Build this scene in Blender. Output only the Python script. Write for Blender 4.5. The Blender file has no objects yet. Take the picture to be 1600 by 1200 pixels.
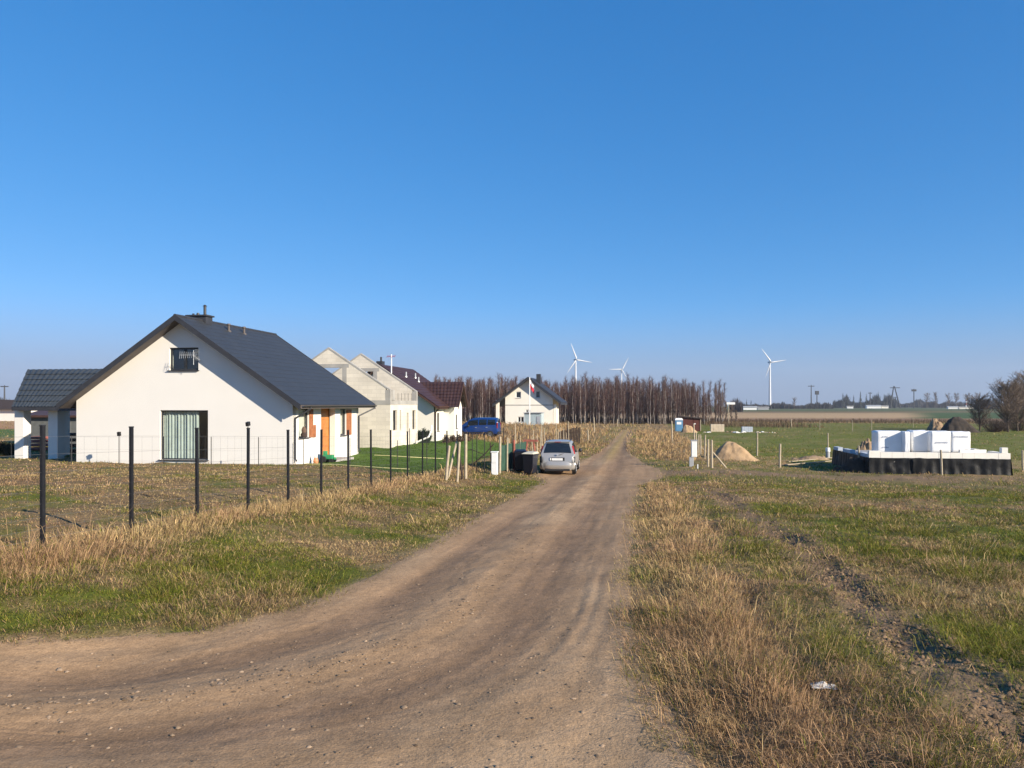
import bpy, math, random
import numpy as np
from mathutils import Vector, Matrix

random.seed(7)
rng = np.random.default_rng(11)
scene = bpy.context.scene
col = scene.collection
R = math.radians

# ------------------------------------------------------------------ camera
CAMZ, HEAD, FPX, HOR = 2.3, R(9.46), 1200.0, 632.0
CA, SA = math.cos(HEAD), math.sin(HEAD)
cam_d = bpy.data.cameras.new("camera")
cam = bpy.data.objects.new("camera", cam_d)
col.objects.link(cam)
cam.location = (0, 0, CAMZ)
cam.rotation_euler = (R(90), 0, HEAD)
cam_d.sensor_width = 36.0
cam_d.lens = 27.0
cam_d.shift_y = (HOR - 600.0) / 1600.0
cam_d.clip_start = 0.1
cam_d.clip_end = 9000
scene.camera = cam

# ------------------------------------------------------------------ sky, sun, exposure
SUN = Vector((1.9, -1.0, 0.86)).normalized()
SUN_EL = math.asin(SUN.z)
SUN_AZ = math.atan2(SUN.x, SUN.y)
world = bpy.data.worlds.new("World")
scene.world = world
world.use_nodes = True
wn = world.node_tree
for n in list(wn.nodes):
    wn.nodes.remove(n)
wo = wn.nodes.new("ShaderNodeOutputWorld")
wb = wn.nodes.new("ShaderNodeBackground")
sky = wn.nodes.new("ShaderNodeTexSky")
sky.sky_type = 'NISHITA'
sky.sun_disc = False
sky.sun_elevation = SUN_EL
sky.sun_rotation = SUN_AZ
sky.altitude = 50
sky.air_density = 0.7
sky.dust_density = 0.0
sky.ozone_density = 4.0
EXPO = 0.80
SKY_STRENGTH = 0.10
def wnode(t, **kw):
    n = wn.nodes.new(t)
    for k, v in kw.items(): setattr(n, k, v)
    return n
def wmath(op, a, b):
    n = wnode("ShaderNodeMath", operation=op)
    for k, v in enumerate((a, b)):
        if isinstance(v, (int, float)): n.inputs[k].default_value = v
        else: wn.links.new(v, n.inputs[k])
    return n.outputs[0]
# grade the whole sky evenly: clear deep blue overhead, pale blue haze low down all round
sep = wnode("ShaderNodeSeparateColor"); wn.links.new(sky.outputs[0], sep.inputs[0])
K = SKY_STRENGTH * 2 ** .35
chans = []
for k, (g, m) in enumerate(((1.25, 0.80), (.66, .735), (.50, 1.02))):
    chans.append(wmath('MULTIPLY', wmath('POWER', wmath('MULTIPLY', sep.outputs[k], K), g), m))
cmb = wnode("ShaderNodeCombineColor")
for k in range(3): wn.links.new(chans[k], cmb.inputs[k])
tcw = wnode("ShaderNodeTexCoord"); sxyz = wnode("ShaderNodeSeparateXYZ"); wn.links.new(tcw.outputs['Generated'], sxyz.inputs[0])
mrw = wnode("ShaderNodeMapRange", interpolation_type='SMOOTHSTEP')
mrw.inputs[1].default_value = -.01; mrw.inputs[2].default_value = .135; mrw.inputs[3].default_value = 1; mrw.inputs[4].default_value = 0
wn.links.new(sxyz.outputs[2], mrw.inputs[0])
mxw = wnode("ShaderNodeMix", data_type='RGBA')
wn.links.new(mrw.outputs[0], mxw.inputs[0]); wn.links.new(cmb.outputs[0], mxw.inputs[6]); mxw.inputs[7].default_value = (.275, .365, .53, 1)
scl = wnode("ShaderNodeVectorMath", operation='SCALE'); scl.inputs[3].default_value = 1 / (SKY_STRENGTH * 2 ** EXPO)
wn.links.new(mxw.outputs[2], scl.inputs[0])
wb.inputs['Strength'].default_value = SKY_STRENGTH
wn.links.new(scl.outputs[0], wb.inputs[0])
wn.links.new(wb.outputs[0], wo.inputs[0])

sun_d = bpy.data.lights.new("sun", 'SUN')
sun_d.energy = 5.0
sun_d.angle = R(0.53)
sun_d.color = (1.0, 0.885, 0.72)
sun = bpy.data.objects.new("sun", sun_d)
col.objects.link(sun)
sun.rotation_euler = (-SUN).to_track_quat('-Z', 'Y').to_euler()
sun.location = SUN * 60

scene.view_settings.view_transform = 'Standard'
scene.view_settings.look = 'None'
scene.view_settings.exposure = EXPO
scene.view_settings.gamma = 1.0
scene.render.engine = 'CYCLES'
scene.cycles.max_bounces = 6
scene.cycles.diffuse_bounces = 3
scene.cycles.glossy_bounces = 3
scene.cycles.transmission_bounces = 4
scene.cycles.transparent_max_bounces = 12
scene.cycles.volume_bounces = 0
scene.cycles.use_denoising = True

# ------------------------------------------------------------------ pixel helpers (photo 1600x1200)
def cdir(x):
    u = (x - 800.0) / FPX
    return CA * u - SA, SA * u + CA
def on_y(x, Y):
    a, b = cdir(x)
    d = Y / b
    return a * d, d
def on_x(x, X):
    a, b = cdir(x)
    d = X / a
    return b * d, d
def zat(y, d):
    return CAMZ - (y - HOR) / FPX * d
def depth(X, Y):
    return -SA * X + CA * Y

# ------------------------------------------------------------------ numpy noise
def _h(ix, iy, s):
    n = (ix.astype(np.int64) * 374761393 + iy.astype(np.int64) * 668265263 + s * 1442695041) & 0x7fffffff
    n = ((n ^ (n >> 13)) * 1274126177) & 0x7fffffff
    return ((n ^ (n >> 16)) & 0xffff) / 65535.0
def vnoise(x, y, s=0):
    x = np.asarray(x, float); y = np.asarray(y, float)
    ix = np.floor(x); iy = np.floor(y)
    fx = x - ix; fy = y - iy
    fx = fx * fx * (3 - 2 * fx); fy = fy * fy * (3 - 2 * fy)
    a = _h(ix, iy, s); b = _h(ix + 1, iy, s); c = _h(ix, iy + 1, s); d = _h(ix + 1, iy + 1, s)
    return (a * (1 - fx) + b * fx) * (1 - fy) + (c * (1 - fx) + d * fx) * fy
def fbm(x, y, s=0, o=4):
    t = 0; a = 0.5; tot = 0
    for k in range(o):
        t = t + a * vnoise(np.asarray(x) * 2 ** k, np.asarray(y) * 2 ** k, s + k * 17); tot += a; a *= 0.5
    return t / tot
def sstep(a, b, x):
    t = np.clip((np.asarray(x, float) - a) / (b - a), 0, 1)
    return t * t * (3 - 2 * t)

# ------------------------------------------------------------------ terrain
_ps = [-60, 4, 10, 15, 20, 30, 37, 50, 70, 100, 190, 300, 4000]
_pz = [0, 0, -.12, -.33, -.55, -.92, -1.15, -1.33, -1.45, -1.62, -2.42, -2.6, -2.6]
def road_l(Y):
    return np.interp(Y, [-40, 4.2, 4.9, 5.95, 7.35, 8.7, 10.4, 20, 31, 34, 36, 43, 46, 60, 85],
                     [-40, -24, -11, -6.3, -4.4, -3.8, -3.6, -3.85, -3.9, -4.1, -4.7, -4.9, -3.6, -3.1, -2.7])
def road_r(Y):
    return np.interp(Y, [-40, 2, 5, 6.5, 8, 10.7, 25, 29, 32, 35, 37, 43, 46, 60, 85],
                     [3, 1.0, .30, -.05, -.2, -.3, -.3, -.2, .0, .5, .9, .9, .2, -.9, -1.3])
def road_in(X, Y):
    """metres inside the road edge (negative outside)"""
    return np.minimum(X - road_l(Y), road_r(Y) - X)
RUTS = ((2.62, .26, .043), (1.42, .17, .022))
def rut_x(Y, base):
    return base + .12 * np.sin(np.asarray(Y) * .35 + base) + .10 * (fbm(np.asarray(Y) * .8, base * 3 + 0 * np.asarray(Y), 71, 2) - .5)
def H0(X, Y):
    X = np.asarray(X, float); Y = np.asarray(Y, float)
    z = np.interp(Y, _ps, _pz)
    z = z + .3 * sstep(-4.2, -8.2, X) * sstep(80, 50, Y)
    left = sstep(-8.6, -14.5, X)
    z = z + left * (.25 + .35 * sstep(34, 50, Y)) * sstep(185, 130, Y)
    z = z + sstep(-8.6, -14.5, X) * .3 * sstep(60, 130, Y) * sstep(185, 130, Y)
    z = z - .28 * sstep(3, 11, X) * sstep(22, 40, Y) * sstep(110, 70, Y)
    z = z + .10 * sstep(.2, 1.2, X) * sstep(34, 28, Y) * sstep(3, 6, Y)
    return z
def HG(X, Y, fine=True):
    X = np.asarray(X, float); Y = np.asarray(Y, float)
    z = H0(X, Y)
    near = sstep(120, 40, np.hypot(X, Y))
    e = road_in(X, Y) + .35 * (fbm(X * 1.3, Y * 1.3, 5, 3) - .5)
    on = sstep(.0, .40, e) * sstep(128, 112, Y)
    b = (fbm(X * .9, Y * .9, 3, 3) - .5) * .16 + (fbm(X * 4, Y * 4, 9, 2) - .5) * .07
    z = z + b * near * (1 - sstep(-.75, .05, e) * sstep(128, 112, Y))
    z = z - .09 * on
    for base, w, dep in RUTS:
        dx = X - rut_x(Y, base)
        m = sstep(36, 24, Y) * sstep(1, 3, Y) * (.1 + 1.6 * sstep(.3, .75, fbm(X * 1.6, Y * .9, 33, 2)))
        z = z - m * dep * np.exp(-(dx / w) ** 2) + m * dep * .45 * np.exp(-((np.abs(dx) - .38) / .18) ** 2)
    return z
def on_g(x, y, lo=2.5, hi=400):
    a, b = cdir(x)
    for _ in range(60):
        m = (lo + hi) / 2
        if zat(y, m) > float(H0(a * m, b * m)): lo = m
        else: hi = m
    return a * m, b * m, float(H0(a * m, b * m)), m

# ------------------------------------------------------------------ materials
def new_mat(name):
    m = bpy.data.materials.new(name)
    m.use_nodes = True
    return m, m.node_tree, m.node_tree.nodes["Principled BSDF"]
def mat(name, c, rough=.7, var=.12, scale=3.0, bump=0.0, bscale=40.0, metal=0.0, spec=.4, c2=None, detail=5.0):
    m, nt, p = new_mat(name)
    tc = nt.nodes.new("ShaderNodeTexCoord")
    no = nt.nodes.new("ShaderNodeTexNoise")
    no.inputs['Scale'].default_value = scale
    no.inputs['Detail'].default_value = detail
    nt.links.new(tc.outputs['Object'], no.inputs['Vector'])
    mx = nt.nodes.new("ShaderNodeMix"); mx.data_type = 'RGBA'
    a = [max(0, v * (1 - var)) for v in c]; b = [min(1, v * (1 + var)) for v in (c2 or c)]
    if c2: a = c; b = c2
    mx.inputs[6].default_value = (*a, 1); mx.inputs[7].default_value = (*b, 1)
    rp = nt.nodes.new("ShaderNodeMapRange")
    rp.inputs[1].default_value = .3; rp.inputs[2].default_value = .7
    nt.links.new(no.outputs['Fac'], rp.inputs[0])
    nt.links.new(rp.outputs[0], mx.inputs[0])
    nt.links.new(mx.outputs[2], p.inputs['Base Color'])
    p.inputs['Roughness'].default_value = rough
    p.inputs['Metallic'].default_value = metal
    p.inputs['Specular IOR Level'].default_value = spec
    if bump:
        n2 = nt.nodes.new("ShaderNodeTexNoise"); n2.inputs['Scale'].default_value = bscale; n2.inputs['Detail'].default_value = 4
        nt.links.new(tc.outputs['Object'], n2.inputs['Vector'])
        bp = nt.nodes.new("ShaderNodeBump"); bp.inputs['Strength'].default_value = bump; bp.inputs['Distance'].default_value = .02
        nt.links.new(n2.outputs['Fac'], bp.inputs['Height'])
        nt.links.new(bp.outputs[0], p.inputs['Normal'])
    return m
def glass_mat(name, tint=(.90, .95, .93), refl=.12):
    m = bpy.data.materials.new(name); m.use_nodes = True
    nt = m.node_tree
    for n in list(nt.nodes): nt.nodes.remove(n)
    o = nt.nodes.new("ShaderNodeOutputMaterial")
    t = nt.nodes.new("ShaderNodeBsdfTransparent"); t.inputs[0].default_value = (*tint, 1)
    g = nt.nodes.new("ShaderNodeBsdfGlossy"); g.inputs['Roughness'].default_value = .02
    x = nt.nodes.new("ShaderNodeMixShader")
    x.inputs[0].default_value = refl; nt.links.new(t.outputs[0], x.inputs[1]); nt.links.new(g.outputs[0], x.inputs[2])
    nt.links.new(x.outputs[0], o.inputs[0])
    return m
def attr_mat(name, rough=.9, trans=0.0, noise=None, bump=None, spec=.2):
    """colour comes from the mesh's own colour attribute, broken up by noise"""
    m, nt, p = new_mat(name)
    at = nt.nodes.new("ShaderNodeAttribute"); at.attribute_name = "col"
    src = at.outputs['Color']
    geo = nt.nodes.new("ShaderNodeNewGeometry")
    if noise:
        for sc, lo, hi in noise:
            no = nt.nodes.new("ShaderNodeTexNoise"); no.inputs['Scale'].default_value = sc; no.inputs['Detail'].default_value = 6
            no.inputs['Roughness'].default_value = .65
            nt.links.new(geo.outputs['Position'], no.inputs['Vector'])
            mr = nt.nodes.new("ShaderNodeMapRange"); mr.inputs[1].default_value = .28; mr.inputs[2].default_value = .72
            mr.inputs[3].default_value = lo; mr.inputs[4].default_value = hi
            nt.links.new(no.outputs['Fac'], mr.inputs[0])
            mu = nt.nodes.new("ShaderNodeVectorMath"); mu.operation = 'MULTIPLY'
            nt.links.new(src, mu.inputs[0]); nt.links.new(mr.outputs[0], mu.inputs[1])
            src = mu.outputs[0]
    nt.links.new(src, p.inputs['Base Color'])
    p.inputs['Roughness'].default_value = rough
    p.inputs['Specular IOR Level'].default_value = spec
    if bump:
        prev = None
        for sc, st, dist in bump:
            n2 = nt.nodes.new("ShaderNodeTexNoise"); n2.inputs['Scale'].default_value = sc; n2.inputs['Detail'].default_value = 5
            nt.links.new(geo.outputs['Position'], n2.inputs['Vector'])
            bp = nt.nodes.new("ShaderNodeBump"); bp.inputs['Strength'].default_value = st; bp.inputs['Distance'].default_value = dist
            nt.links.new(n2.outputs['Fac'], bp.inputs['Height'])
            if prev: nt.links.new(prev.outputs[0], bp.inputs['Normal'])
            prev = bp
        nt.links.new(prev.outputs[0], p.inputs['Normal'])
    if trans:
        o = nt.nodes["Material Output"]
        tr = nt.nodes.new("ShaderNodeBsdfTranslucent"); nt.links.new(src, tr.inputs[0])
        x = nt.nodes.new("ShaderNodeMixShader"); x.inputs[0].default_value = trans
        nt.links.new(p.outputs[0], x.inputs[1]); nt.links.new(tr.outputs[0], x.inputs[2])
        nt.links.new(x.outputs[0], o.inputs[0])
    return m
def block_mat(name, c, mortar, bw=.6, bh=.25, axis='XZ'):
    m, nt, p = new_mat(name)
    geo = nt.nodes.new("ShaderNodeNewGeometry")
    sp = nt.nodes.new("ShaderNodeSeparateXYZ"); nt.links.new(geo.outputs['Position'], sp.inputs[0])
    ad = nt.nodes.new("ShaderNodeMath"); ad.operation = 'ADD'
    nt.links.new(sp.outputs[0], ad.inputs[0]); nt.links.new(sp.outputs[1], ad.inputs[1])
    cb = nt.nodes.new("ShaderNodeCombineXYZ")
    nt.links.new(ad.outputs[0], cb.inputs[0]); nt.links.new(sp.outputs[2], cb.inputs[1])
    br = nt.nodes.new("ShaderNodeTexBrick")
    br.inputs['Scale'].default_value = 1.0
    br.inputs['Brick Width'].default_value = bw; br.inputs['Row Height'].default_value = bh
    br.inputs['Mortar Size'].default_value = .008; br.inputs['Mortar Smooth'].default_value = .2
    br.inputs['Color1'].default_value = (*[v * .93 for v in c], 1); br.inputs['Color2'].default_value = (*[min(1, v * 1.06) for v in c], 1)
    br.inputs['Mortar'].default_value = (*mortar, 1)
    nt.links.new(cb.outputs[0], br.inputs['Vector'])
    no = nt.nodes.new("ShaderNodeTexNoise"); no.inputs['Scale'].default_value = .7; no.inputs['Detail'].default_value = 6
    nt.links.new(geo.outputs['Position'], no.inputs['Vector'])
    mr = nt.nodes.new("ShaderNodeMapRange"); mr.inputs[1].default_value = .3; mr.inputs[2].default_value = .7; mr.inputs[3].default_value = .84; mr.inputs[4].default_value = 1.08
    nt.links.new(no.outputs['Fac'], mr.inputs[0])
    mu = nt.nodes.new("ShaderNodeVectorMath"); mu.operation = 'MULTIPLY'
    nt.links.new(br.outputs[0], mu.inputs[0]); nt.links.new(mr.outputs[0], mu.inputs[1])
    nt.links.new(mu.outputs[0], p.inputs['Base Color'])
    p.inputs['Roughness'].default_value = .9; p.inputs['Specular IOR Level'].default_value = .2
    return m

M = dict(
    render=mat("white_render", (.76, .735, .685), .9, .02, .8, .15, 60, spec=.15),
    render2=mat("cream_render", (.78, .745, .66), .9, .05, .6, .1, 60, spec=.15),
    roofd=mat("graphite_roof", (.034, .037, .041), .5, .12, 2.0, spec=.5),
    roofd2=mat("graphite_tile", (.045, .052, .058), .4, .2, 5.0, spec=.5),
    trim=mat("graphite_trim", (.035, .036, .042), .5, .15, 4),
    soffit=mat("soffit", (.10, .085, .08), .7, .15, 4),
    roofb=mat("brown_tile", (.052, .027, .023), .42, .25, 3.0, spec=.45),
    brownt=mat("brown_trim", (.07, .035, .025), .55, .15, 4),
    door=mat("door_wood", (.40, .145, .03), .45, .22, 3.5, c2=(.50, .20, .05)),
    shutter=mat("shutter_wood", (.34, .13, .055), .6, .2, 6),
    frame=mat("window_frame", (.03, .032, .036), .4, .1, 4),
    wframe=mat("white_frame", (.75, .75, .73), .5, .06, 4),
    dark=mat("dark_inside", (.02, .02, .022), .9, .2, 2),
    curtain=mat("curtain", (.43, .475, .45), .95, .1, 3),
    blind=mat("pale_blind", (.66, .62, .55), .9, .06, 6),
    conc=mat("concrete", (.34, .325, .30), .95, .16, 1.6, .3, 30),
    post=mat("fence_black", (.012, .012, .014), .5, .3, 8),
    wire=mat("wire_grey", (.10, .10, .10), .5, .2, 6),
    wood=mat("old_wood", (.33, .27, .19), .9, .25, 9, .4, 40, c2=(.46, .39, .28)),
    woodd=mat("dark_wood", (.045, .03, .024), .85, .3, 6, .3, 30),
    woodr=mat("red_wood", (.30, .095, .07), .85, .3, 6),
    greenmesh=mat("green_sheet", (.03, .075, .05), .8, .3, 5),
    white=mat("white_plastic", (.80, .80, .78), .5, .05, 5),
    grey=mat("grey_plastic", (.36, .37, .38), .6, .1, 5),
    darkgrey=mat("dark_grey_boards", (.12, .125, .12), .8, .15, 4),
    steel=mat("galvanised", (.42, .44, .46), .5, .12, 5, metal=.4),
    wrap=mat("white_wrap", (.80, .80, .79), .38, .04, 2.2, .25, 9, spec=.5),
    print_=mat("grey_print", (.34, .37, .44), .6, .1, 5),
    foil=mat("black_foil", (.008, .0085, .010), .55, .3, 3, .6, 6, spec=.18),
    foam=mat("white_block", (.78, .75, .68), .9, .06, 3, .15, 40),
    bluefoam=mat("grey_block", (.45, .50, .56), .9, .1, 3),
    sand=mat("sand", (.33, .215, .115), .95, .2, 2.5, .9, 14, c2=(.44, .30, .17)),
    sandd=mat("earth_mix", (.17, .115, .075), .95, .35, 1.2, .9, 10, c2=(.36, .25, .15)),
    soil=mat("black_soil", (.028, .023, .019), .95, .4, 2.5, .9, 10, c2=(.06, .045, .034)),
    silver=mat("silver_paint", (.44, .425, .40), .28, .04, 2, metal=.45, spec=.6),
    blue=mat("blue_paint", (.006, .035, .16), .22, .06, 2, spec=.7),
    tyre=mat("tyre", (.018, .018, .018), .85, .2, 8),
    rim=mat("rim", (.55, .55, .55), .35, .1, 6, metal=.6),
    cglass=mat("car_glass", (.012, .016, .02), .06, .1, 2, spec=.8),
    plast=mat("black_plastic", (.02, .02, .022), .5, .2, 6),
    redl=mat("red_lamp", (.30, .015, .012), .25, .1, 8, spec=.6),
    plate=mat("number_plate", (.75, .75, .74), .4, .04, 8),
    binb=mat("bin_navy", (.006, .007, .015), .5, .15, 6),
    binl=mat("bin_lid", (.62, .57, .42), .5, .1, 6),
    turb=mat("turbine_white", (.60, .61, .63), .5, .04, .05),
    birch=mat("birch_bark", (.17, .135, .115), .85, .3, 2.5, c2=(.50, .45, .40)),
    twig=mat("birch_twig", (.105, .058, .048), .9, .25, .5),
    bark=mat("bark", (.085, .065, .05), .9, .3, 3),
    twig2=mat("bare_twig", (.19, .14, .105), .9, .25, .5),
    conifer=mat("conifer", (.022, .036, .022), .9, .3, .6),
    brushb=mat("brown_brush", (.13, .085, .06), .9, .3, 2),
    farwood=mat("far_wood", (.055, .055, .055), .95, .3, .05),
    toiletb=mat("toilet_blue", (.10, .25, .42), .5, .1, 4),
    shedb=mat("shed_brown", (.10, .030, .022), .8, .2, 5),
    yellow=mat("yellow_hose", (.55, .50, .25), .5, .1, 6),
    green=mat("toy_green", (.03, .25, .10), .5, .1, 6),
    orange=mat("orange_pot", (.62, .25, .12), .6, .1, 6),
    leaf=mat("leaf_green", (.09, .14, .05), .7, .3, 6),
    beige=mat("beige_block", (.58, .48, .35), .9, .1, 2),
    flagw=mat("flag_white", (.78, .78, .78), .8, .03, 3),
    flagr=mat("flag_red", (.55, .03, .05), .8, .05, 3),
    sheet=mat("pale_sheet", (.40, .48, .50), .5, .1, 3),
    slab=mat("pavement_slab", (.38, .36, .33), .9, .12, 3),
    glass=glass_mat("window_glass"),
    block=block_mat("aerated_block", (.67, .61, .51), (.54, .49, .41)),
    plough=mat("ploughed", (.2, .12, .07), .95, .2, .1),
)

# ------------------------------------------------------------------ mesh builder
class MB:
    def __init__(s): s.v = []; s.f = []
    def add(s, vs, fs):
        o = len(s.v); s.v += [tuple(p) for p in vs]; s.f += [tuple(i + o for i in f) for f in fs]; return s
    def box(s, x0, x1, y0, y1, z0, z1):
        return s.add([(x0, y0, z0), (x1, y0, z0), (x1, y1, z0), (x0, y1, z0), (x0, y0, z1), (x1, y0, z1), (x1, y1, z1), (x0, y1, z1)],
                     [(0, 3, 2, 1), (4, 5, 6, 7), (0, 1, 5, 4), (1, 2, 6, 5), (2, 3, 7, 6), (3, 0, 4, 7)])
    def cbox(s, c, ax, ay, az):
        """box from centre and three half-extent vectors"""
        c, ax, ay, az = map(Vector, (c, ax, ay, az))
        p = [c + sx * ax + sy * ay + sz * az for sz in (-1, 1) for sx, sy in ((-1, -1), (1, -1), (1, 1), (-1, 1))]
        return s.add(p, [(0, 3, 2, 1), (4, 5, 6, 7), (0, 1, 5, 4), (1, 2, 6, 5), (2, 3, 7, 6), (3, 0, 4, 7)])
    def poly(s, ps): return s.add(ps, [tuple(range(len(ps)))])
    def extrude(s, ps, d):
        d = Vector(d); a = [Vector(p) for p in ps]; n = len(a)
        s.add([*a, *[p + d for p in a]], [tuple(range(n))[::-1], tuple(range(n, 2 * n)), *[(i, (i + 1) % n, n + (i + 1) % n, n + i) for i in range(n)]])
        return s
    def tube(s, p0, p1, r0, r1=None, n=6, cap=True):
        r1 = r0 if r1 is None else r1
        p0, p1 = Vector(p0), Vector(p1); d = (p1 - p0)
        if d.length < 1e-6: return s
        d.normalize()
        a = d.orthogonal().normalized(); b = d.cross(a)
        vs = []
        for p, r in ((p0, r0), (p1, r1)):
            for k in range(n):
                t = 2 * math.pi * k / n
                vs.append(p + (a * math.cos(t) + b * math.sin(t)) * r)
        fs = [(k, (k + 1) % n, n + (k + 1) % n, n + k) for k in range(n)]
        if cap: fs += [tuple(range(n))[::-1], tuple(range(n, 2 * n))]
        return s.add(vs, fs)
    def path(s, pts, r, n=6):
        for a, b in zip(pts[:-1], pts[1:]): s.tube(a, b, r, r, n)
        return s
    def lathe(s, c, prof, n=16, axis='Z'):
        """profile list of (r, h)"""
        c = Vector(c); vs = []
        for r, h in prof:
            for k in range(n):
                t = 2 * math.pi * k / n; x, y = r * math.cos(t), r * math.sin(t)
                vs.append(c + (Vector((x, y, h)) if axis == 'Z' else Vector((h, x, y)) if axis == 'X' else Vector((x, h, y))))
        fs = []
        for j in range(len(prof) - 1):
            for k in range(n):
                fs.append((j * n + k, j * n + (k + 1) % n, (j + 1) * n + (k + 1) % n, (j + 1) * n + k))
        fs += [tuple(range(n))[::-1], tuple(range((len(prof) - 1) * n, len(prof) * n))]
        return s.add(vs, fs)
    def build(s, name, m, parent=None, smooth=False, bevel=0.0, world_co=True):
        me = bpy.data.meshes.new(name)
        vs = s.v
        if parent is not None and world_co:
            l = parent.matrix_world.translation if parent.parent is None else ROOTLOC[parent.name]
            vs = [(p[0] - l[0], p[1] - l[1], p[2] - l[2]) for p in vs]
        me.from_pydata(vs, [], s.f)
        me.materials.append(M[m] if isinstance(m, str) else m)
        if smooth:
            me.polygons.foreach_set('use_smooth', [True] * len(me.polygons))
        o = bpy.data.objects.new(name, me)
        col.objects.link(o)
        if parent is not None:
            o.parent = parent
            ROOTLOC[o.name] = ROOTLOC.get(parent.name, tuple(parent.location))
        else:
            ROOTLOC[o.name] = (0, 0, 0)
        if bevel:
            b = o.modifiers.new("bevel", 'BEVEL'); b.width = bevel; b.segments = 2; b.limit_method = 'ANGLE'
        return o
ROOTLOC = {}
def thing(name, loc, label, cat, group=None, rz=0.0):
    o = bpy.data.objects.new(name, None)
    o.empty_display_size = .2
    col.objects.link(o)
    o.location = loc; o.rotation_euler = (0, 0, rz)
    o.matrix_world = Matrix.Translation(loc) @ Matrix.Rotation(rz, 4, 'Z')
    o['label'] = label; o['category'] = cat
    if group: o['group'] = group
    ROOTLOC[o.name] = tuple(loc)
    return o
def tag(o, label=None, cat=None, group=None, kind=None):
    for k, v in (('label', label), ('category', cat), ('group', group), ('kind', kind)):
        if v: o[k] = v
    return o
def recenter(o, p):
    """move a top-level mesh's origin to its base point p"""
    o.data.transform(Matrix.Translation(-Vector(p))); o.location = p; return o
def copy_tree(o, parent=None):
    c = o.copy(); col.objects.link(c); c.parent = parent
    for ch in [x for x in bpy.data.objects if x.parent == o]:
        copy_tree(ch, c)
    return c

def holed_wall(mb, o, ux, n, width, top, holes, th, extra=()):
    """upright wall; o = lower outer corner, ux = unit direction along it, n = outward normal; top(s) height; holes (s0,s1,t0,t1)"""
    o, ux, n = Vector(o), Vector(ux), Vector(n); up = Vector((0, 0, 1))
    cuts = sorted({0, width, *extra, *[h[0] for h in holes], *[h[1] for h in holes]})
    def P(s, t, k): return o + ux * s + up * t - n * (th * k)
    for s0, s1 in zip(cuts[:-1], cuts[1:]):
        sm = (s0 + s1) / 2
        hs_ = sorted([h for h in holes if h[0] - 1e-6 <= s0 and h[1] + 1e-6 >= s1], key=lambda h: h[2])
        t = 0.0
        segs = []
        for h in hs_:
            if h[2] > t + 1e-6: segs.append((t, t, h[2], h[2]))
            t = h[3]
        segs.append((t, t, top(s0), top(s1)))
        for a0, a1, b0, b1 in segs:
            for k in (0, 1):
                q = [P(s0, a0, k), P(s1, a1, k), P(s1, b1, k), P(s0, b0, k)]
                mb.poly(q if k == 0 else q[::-1])
        mb.poly([P(s0, top(s0), 0), P(s1, top(s1), 0), P(s1, top(s1), 1), P(s0, top(s0), 1)])
    for s0, s1, t0, t1 in holes:
        mb.poly([P(s0, t0, 0), P(s0, t1, 0), P(s0, t1, 1), P(s0, t0, 1)])
        mb.poly([P(s1, t0, 0), P(s1, t0, 1), P(s1, t1, 1), P(s1, t1, 0)])
        mb.poly([P(s0, t1, 0), P(s1, t1, 0), P(s1, t1, 1), P(s0, t1, 1)])
        if t0 > 1e-6: mb.poly([P(s0, t0, 0), P(s0, t0, 1), P(s1, t0, 1), P(s1, t0, 0)])
    for s in (0, width):
        mb.poly([P(s, 0, 0), P(s, 0, 1), P(s, top(s), 1), P(s, top(s), 0)])
    return mb
def window_parts(parent, o, ux, n, s0, s1, t0, t1, inset=.12, fr=.07, fm='frame', bars=0, sill=True, back='dark'):
    """frame, pane and sill set into a wall opening"""
    o, ux, n = Vector(o), Vector(ux), Vector(n); up = Vector((0, 0, 1))
    c = o - n * inset
    f = MB()
    def bar(a0, a1, b0, b1):
        f.cbox(c + ux * (a0 + a1) / 2 + up * (b0 + b1) / 2, ux * (a1 - a0) / 2, n * .035, up * (b1 - b0) / 2)
    bar(s0, s0 + fr, t0, t1); bar(s1 - fr, s1, t0, t1); bar(s0 + fr, s1 - fr, t0, t0 + fr); bar(s0 + fr, s1 - fr, t1 - fr, t1)
    for k in range(bars):
        x = s0 + (s1 - s0) * (k + 1) / (bars + 1); bar(x - fr * .6, x + fr * .6, t0 + fr, t1 - fr)
    fo = f.build("window", fm, parent)
    gc = c - n * .02
    g = MB().poly([gc + ux * (s0 + fr * .5) + up * (t0 + fr * .5), gc + ux * (s1 - fr * .5) + up * (t0 + fr * .5), gc + ux * (s1 - fr * .5) + up * (t1 - fr * .5), gc + ux * (s0 + fr * .5) + up * (t1 - fr * .5)])
    g.build("pane", 'glass' if back != 'solid' else 'cglass', fo)
    if sill:
        MB().cbox(o + n * .05 - n * inset * .4 + ux * (s0 + s1) / 2 + up * (t0 - .018), ux * ((s1 - s0) / 2 + .05), n * (.05 + inset * .4), up * .016).build("sill", 'trim', fo)
    return fo
def tile_slope(mb, E0, E1, R0, R1, nw, nc, amp, step, sub=4):
    E0, E1, R0, R1 = map(Vector, (E0, E1, R0, R1))
    n = (E1 - E0).cross(R0 - E0).normalized()
    if n.z < 0: n = -n
    rows = []
    for j in range(nc):
        rows += [(j / nc, step), ((j + 1) / nc, 0)]
    nu = nw * sub; vs = []; fs = []
    for v, off in rows:
        a = E0.lerp(R0, v); b = E1.lerp(R1, v)
        for i in range(nu + 1):
            u = i / nu
            vs.append(a.lerp(b, u) + n * (off + amp * (.5 + .5 * math.cos(2 * math.pi * u * nw)) ))
    for j in range(len(rows) - 1):
        for i in range(nu):
            q = j * (nu + 1) + i
            fs.append((q, q + 1, q + nu + 2, q + nu + 1))
    return mb.add(vs, fs)

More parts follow.
